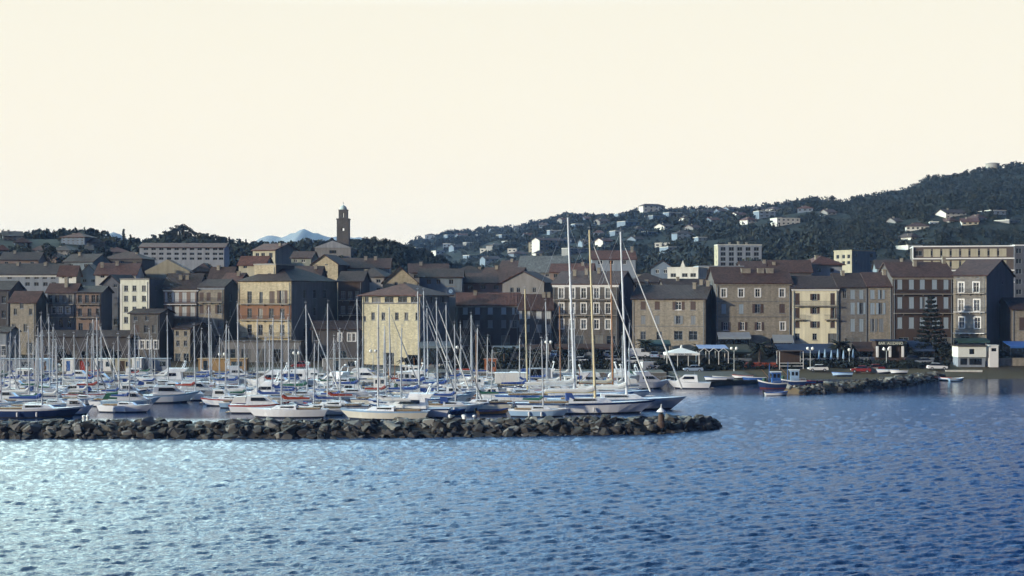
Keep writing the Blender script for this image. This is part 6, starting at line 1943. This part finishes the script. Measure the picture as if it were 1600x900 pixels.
# ---- beach huts on the right
Y = 294
r = thing('beach_hut', 'white boarded beach hut raised over a blue glazed ground floor', 'hut', (kx(1497) * Y, Y, gz(1515, Y) - .4))
W = (kx(1541) - kx(1497)) * Y
zz = lambda y: CH - (y - HY) / F * Y - r.location.z
mb = MB()
face_holes(mb, (0, 0, zz(558)), (1, 0, 0), (0, 1, 0), W, zz(541) - zz(558), [(W * .40, .6, W * .58, 1.7)], .12)
mb.add([(W, 0, zz(558)), (W, 4, zz(558)), (W, 4, zz(541)), (W, 0, zz(541)), (0, 0, zz(558)), (0, 4, zz(558)), (0, 4, zz(541)), (0, 0, zz(541))], [(0, 1, 2, 3), (7, 6, 5, 4), (4, 5, 1, 0), (1, 5, 6, 2)])
mb.build('upper_wall', mk('white_boards', (.74, .76, .70), .7, .08, 1), r)
MB().add([(W * .4, .1, zz(558) + .6), (W * .58, .1, zz(558) + .6), (W * .58, .1, zz(558) + 1.7), (W * .4, .1, zz(558) + 1.7)], [(0, 1, 2, 3)]).build('window', DARKGLASS, r)
MB().box(-.3, W + .3, -.4, 4.3, zz(541) + .002, zz(541) + .2).build('roof', ROOF[2], r)
MB().box(.1, W - .1, .4, 3.8, 0, zz(558) - .002).build('ground_floor', W_BLUE, r)
for u in (.1, .42, .62):
    MB().box(W * u, W * (u + .24), .36, .395, .9, zz(560)).build('glazing', DARKGLASS, r)
r = thing('kiosk', 'narrow white kiosk with a dark hatch right of the beach hut', 'kiosk', (kx(1546) * Y, Y, gz(1552, Y) - .4))
W = (kx(1560) - kx(1546)) * Y
mb = MB()
face_holes(mb, (0, 0, 0), (1, 0, 0), (0, 1, 0), W, zz(540), [(.4, zz(549), W - .35, zz(544))], .2)
mb.add([(W, 0, 0), (W, 2, 0), (W, 2, zz(540)), (W, 0, zz(540)), (0, 0, 0), (0, 2, 0), (0, 2, zz(540)), (0, 0, zz(540))], [(0, 1, 2, 3), (7, 6, 5, 4), (1, 5, 6, 2)])
mb.build('wall', WHITE, r)
MB().add([(.4, .19, zz(549)), (W - .35, .19, zz(549)), (W - .35, .19, zz(544)), (.4, .19, zz(544))], [(0, 1, 2, 3)]).build('hatch', DARKGLASS, r)
MB().box(-.1, W + .1, -.1, 2.1, zz(540) + .002, zz(540) + .12).build('roof', WHITE, r)
# ---- kiosks and sheds on the left quay
def kiosk(x0, x1, ytop, ybot, Y, m, label, doorm=BLUE, du=.3, hatch=True):
    Y -= 4
    X0, X1 = kx(x0) * Y, kx(x1) * Y
    r = thing('quay_kiosk', label, 'kiosk', (X0, Y, 1.31))
    W, hh = X1 - X0, max(2.35, CH - (ytop - HY) / F * Y - 1.31 + .6)
    mb = MB()
    hs = [(W * du, .02, W * du + min(1.0, W * .35), min(2.05, hh - .3))]
    if hatch and W > 2.2:
        hs.append((W * .68, .9, W * .92, min(1.9, hh - .3)))
    face_holes(mb, (0, 0, 0), (1, 0, 0), (0, 1, 0), W, hh, hs, .12)
    mb.add([(W, 0, 0), (W, 2.6, 0), (W, 2.6, hh), (W, 0, hh), (0, 0, 0), (0, 2.6, 0), (0, 2.6, hh), (0, 0, hh)], [(0, 1, 2, 3), (7, 6, 5, 4), (1, 5, 6, 2)])
    mb.build('wall', m, r)
    q = hs[0]
    MB().box(q[0] + .003, q[2] - .003, .08, .118, .03, q[3] - .003).build('door', doorm, r)
    if len(hs) > 1:
        q = hs[1]
        MB().add([(q[0], .11, q[1]), (q[2], .11, q[1]), (q[2], .11, q[3]), (q[0], .11, q[3])], [(0, 1, 2, 3)]).build('window', DARKGLASS, r)
    MB().box(-.2, W + .2, -.3, 2.8, hh + .002, hh + .14).build('roof', m, r)
kiosk(97, 115, 572, 590, 288, WHITE, 'white kiosk with a blue door on the left quay', BLUE, .35, False)
kiosk(117, 142, 572, 590, 288.5, W_PINK, 'pinkish kiosk right of the white kiosk with the blue door', RED)
kiosk(148, 173, 571, 590, 288, WHITE, 'white framed glazed kiosk in the middle of the left quay', DARKGLASS, .2)
kiosk(180, 204, 571, 590, 288, W_CREAM, 'cream kiosk left of the tall white cabinet', W_BROWN)
kiosk(206, 221, 565, 590, 287, WHITE, 'tall white cabinet on the left quay', SKYB, .5, False)
kiosk(223, 262, 574, 590, 289, W_BLUE, 'blue-grey shed right of the tall white cabinet', NAVY)
kiosk(58, 75, 568, 590, 288, SKYB, 'pale blue shed left of the white kiosk', W_BROWN, .5)
kiosk(-6, 52, 577, 590, 288, W_BLUE, 'long low blue-grey shed at the left edge of the quay', NAVY)
kiosk(310, 385, 569, 590, 289, mk('ochre_awn', (.34, .22, .10), .8, .2, 1), 'long brown shelter with an ochre edge on the quay', DARKGLASS, .1)
kiosk(505, 562, 571, 590, 289, W_GREY, 'grey shed with a flat roof left of the tower building', DARKGLASS)
kiosk(757, 775, 575, 590, 287, mk('rust_orange', (.32, .11, .04), .7, .2, 1), 'orange shed behind the white container', W_BROWN)
# ---- pier with containers
r = thing('cargo_container', 'white cargo container on the short pier', 'container', (kx(773) * 249, 249, 1.0))
W = (kx(823) - kx(773)) * 249
MB().box(0, W, 0, 2.4, 0, 1.85).build('box', WHITE, r)
for i in range(17):
    MB().box(.15 + W * i / 17.2, .15 + W * i / 17.2 + .12, -.04, -.002, .1, 1.75).build('rib', WHITE, r)
for z in (0.0, 1.76):
    MB().box(0, W, -.06, -.041, z, z + .09).build('rail', WHITE, r)
r = thing('open_container', 'open dark container with a blue-grey side on the short pier', 'container', (kx(827) * 250, 250, 1.0))
MB().box(0, .1, 0, 2.4, 0, 2.5).box(2.5, 3.8, 0, 2.4, 0, 2.5).box(.1, 2.5, 2.3, 2.4, 0, 2.5).box(.1, 2.5, 0, 2.3, 2.4, 2.5).box(.1, 2.5, 0, 2.3, 0, .1).build('shell', W_BLUE, r)
MB().box(.12, 2.48, 2.2, 2.29, .12, 2.38).build('lining', W_BROWN, r)
# ---- harbour light on the breakwater head
q = G(1038, 668, 1.0)
r = thing('harbour_light', 'short rusty harbour light with a white cone cap on the breakwater head', 'beacon', (q.x, q.y + 3.4, 1.1))
r.scale = (.68, .68, .72)
MB().lathe([(.75, -.6), (.75, .25), (.55, .3), (.52, 1.55), (.6, 1.6)], (0, 0, 0), 12).build('drum', mk('rusty_iron', (.085, .055, .042), .8, .3, 2), r)
MB().lathe([(.3, 1.603), (.3, 2.0)], (0, 0, 0), 10).build('lantern', DARKGLASS, r)
MB().lathe([(.85, 2.003), (.55, 2.3), (.1, 2.7), (.04, 3.3)], (0, 0, 0), 12).build('cap', WHITE, r)
# ---- mooring posts on the breakwater
for i, (x, y) in enumerate(((131, 664), (137, 657), (703, 648), (726, 645), (741, 641), (724, 660))):
    Yb = 166.8 + (i % 3) * .6
    r = thing('mooring_post', 'small white mooring post behind the breakwater, %s from the left' % ordinal(sorted((131, 137, 703, 726, 741, 724)).index(x) + 1), 'bollard', (kx(x) * Yb, Yb, 1.2), 0, 'white mooring posts')
    MB().lathe([(.16, -.5), (.14, .7), (.22, .75), (.2, .95), (.05, 1.0)], (0, 0, 0), 8).build('post', WHITE, r)
    MB().lathe([(.22, -.5), (.22, -.3)], (0, 0, 0), 8).build('foot', CONC, r)
# ================================================================== haze
hm = bpy.data.materials.new('haze')
hm.use_nodes = True
t = hm.node_tree
t.nodes.remove(t.nodes['Principled BSDF'])
pv = t.nodes.new('ShaderNodeVolumePrincipled')
pv.inputs['Color'].default_value = (.34, .54, .95, 1)
pv.inputs['Density'].default_value = HAZE
pv.inputs['Density Attribute'].default_value = ''
pv.inputs['Anisotropy'].default_value = 0.0
t.links.new(pv.outputs[0], t.nodes['Material Output'].inputs['Volume'])
hz = MB().box(-2600, 2600, -60, 3250, -6, 172).build('haze', hm)
tag(hz, 'thin blue evening haze over the harbour and hills', 'haze', kind='stuff')
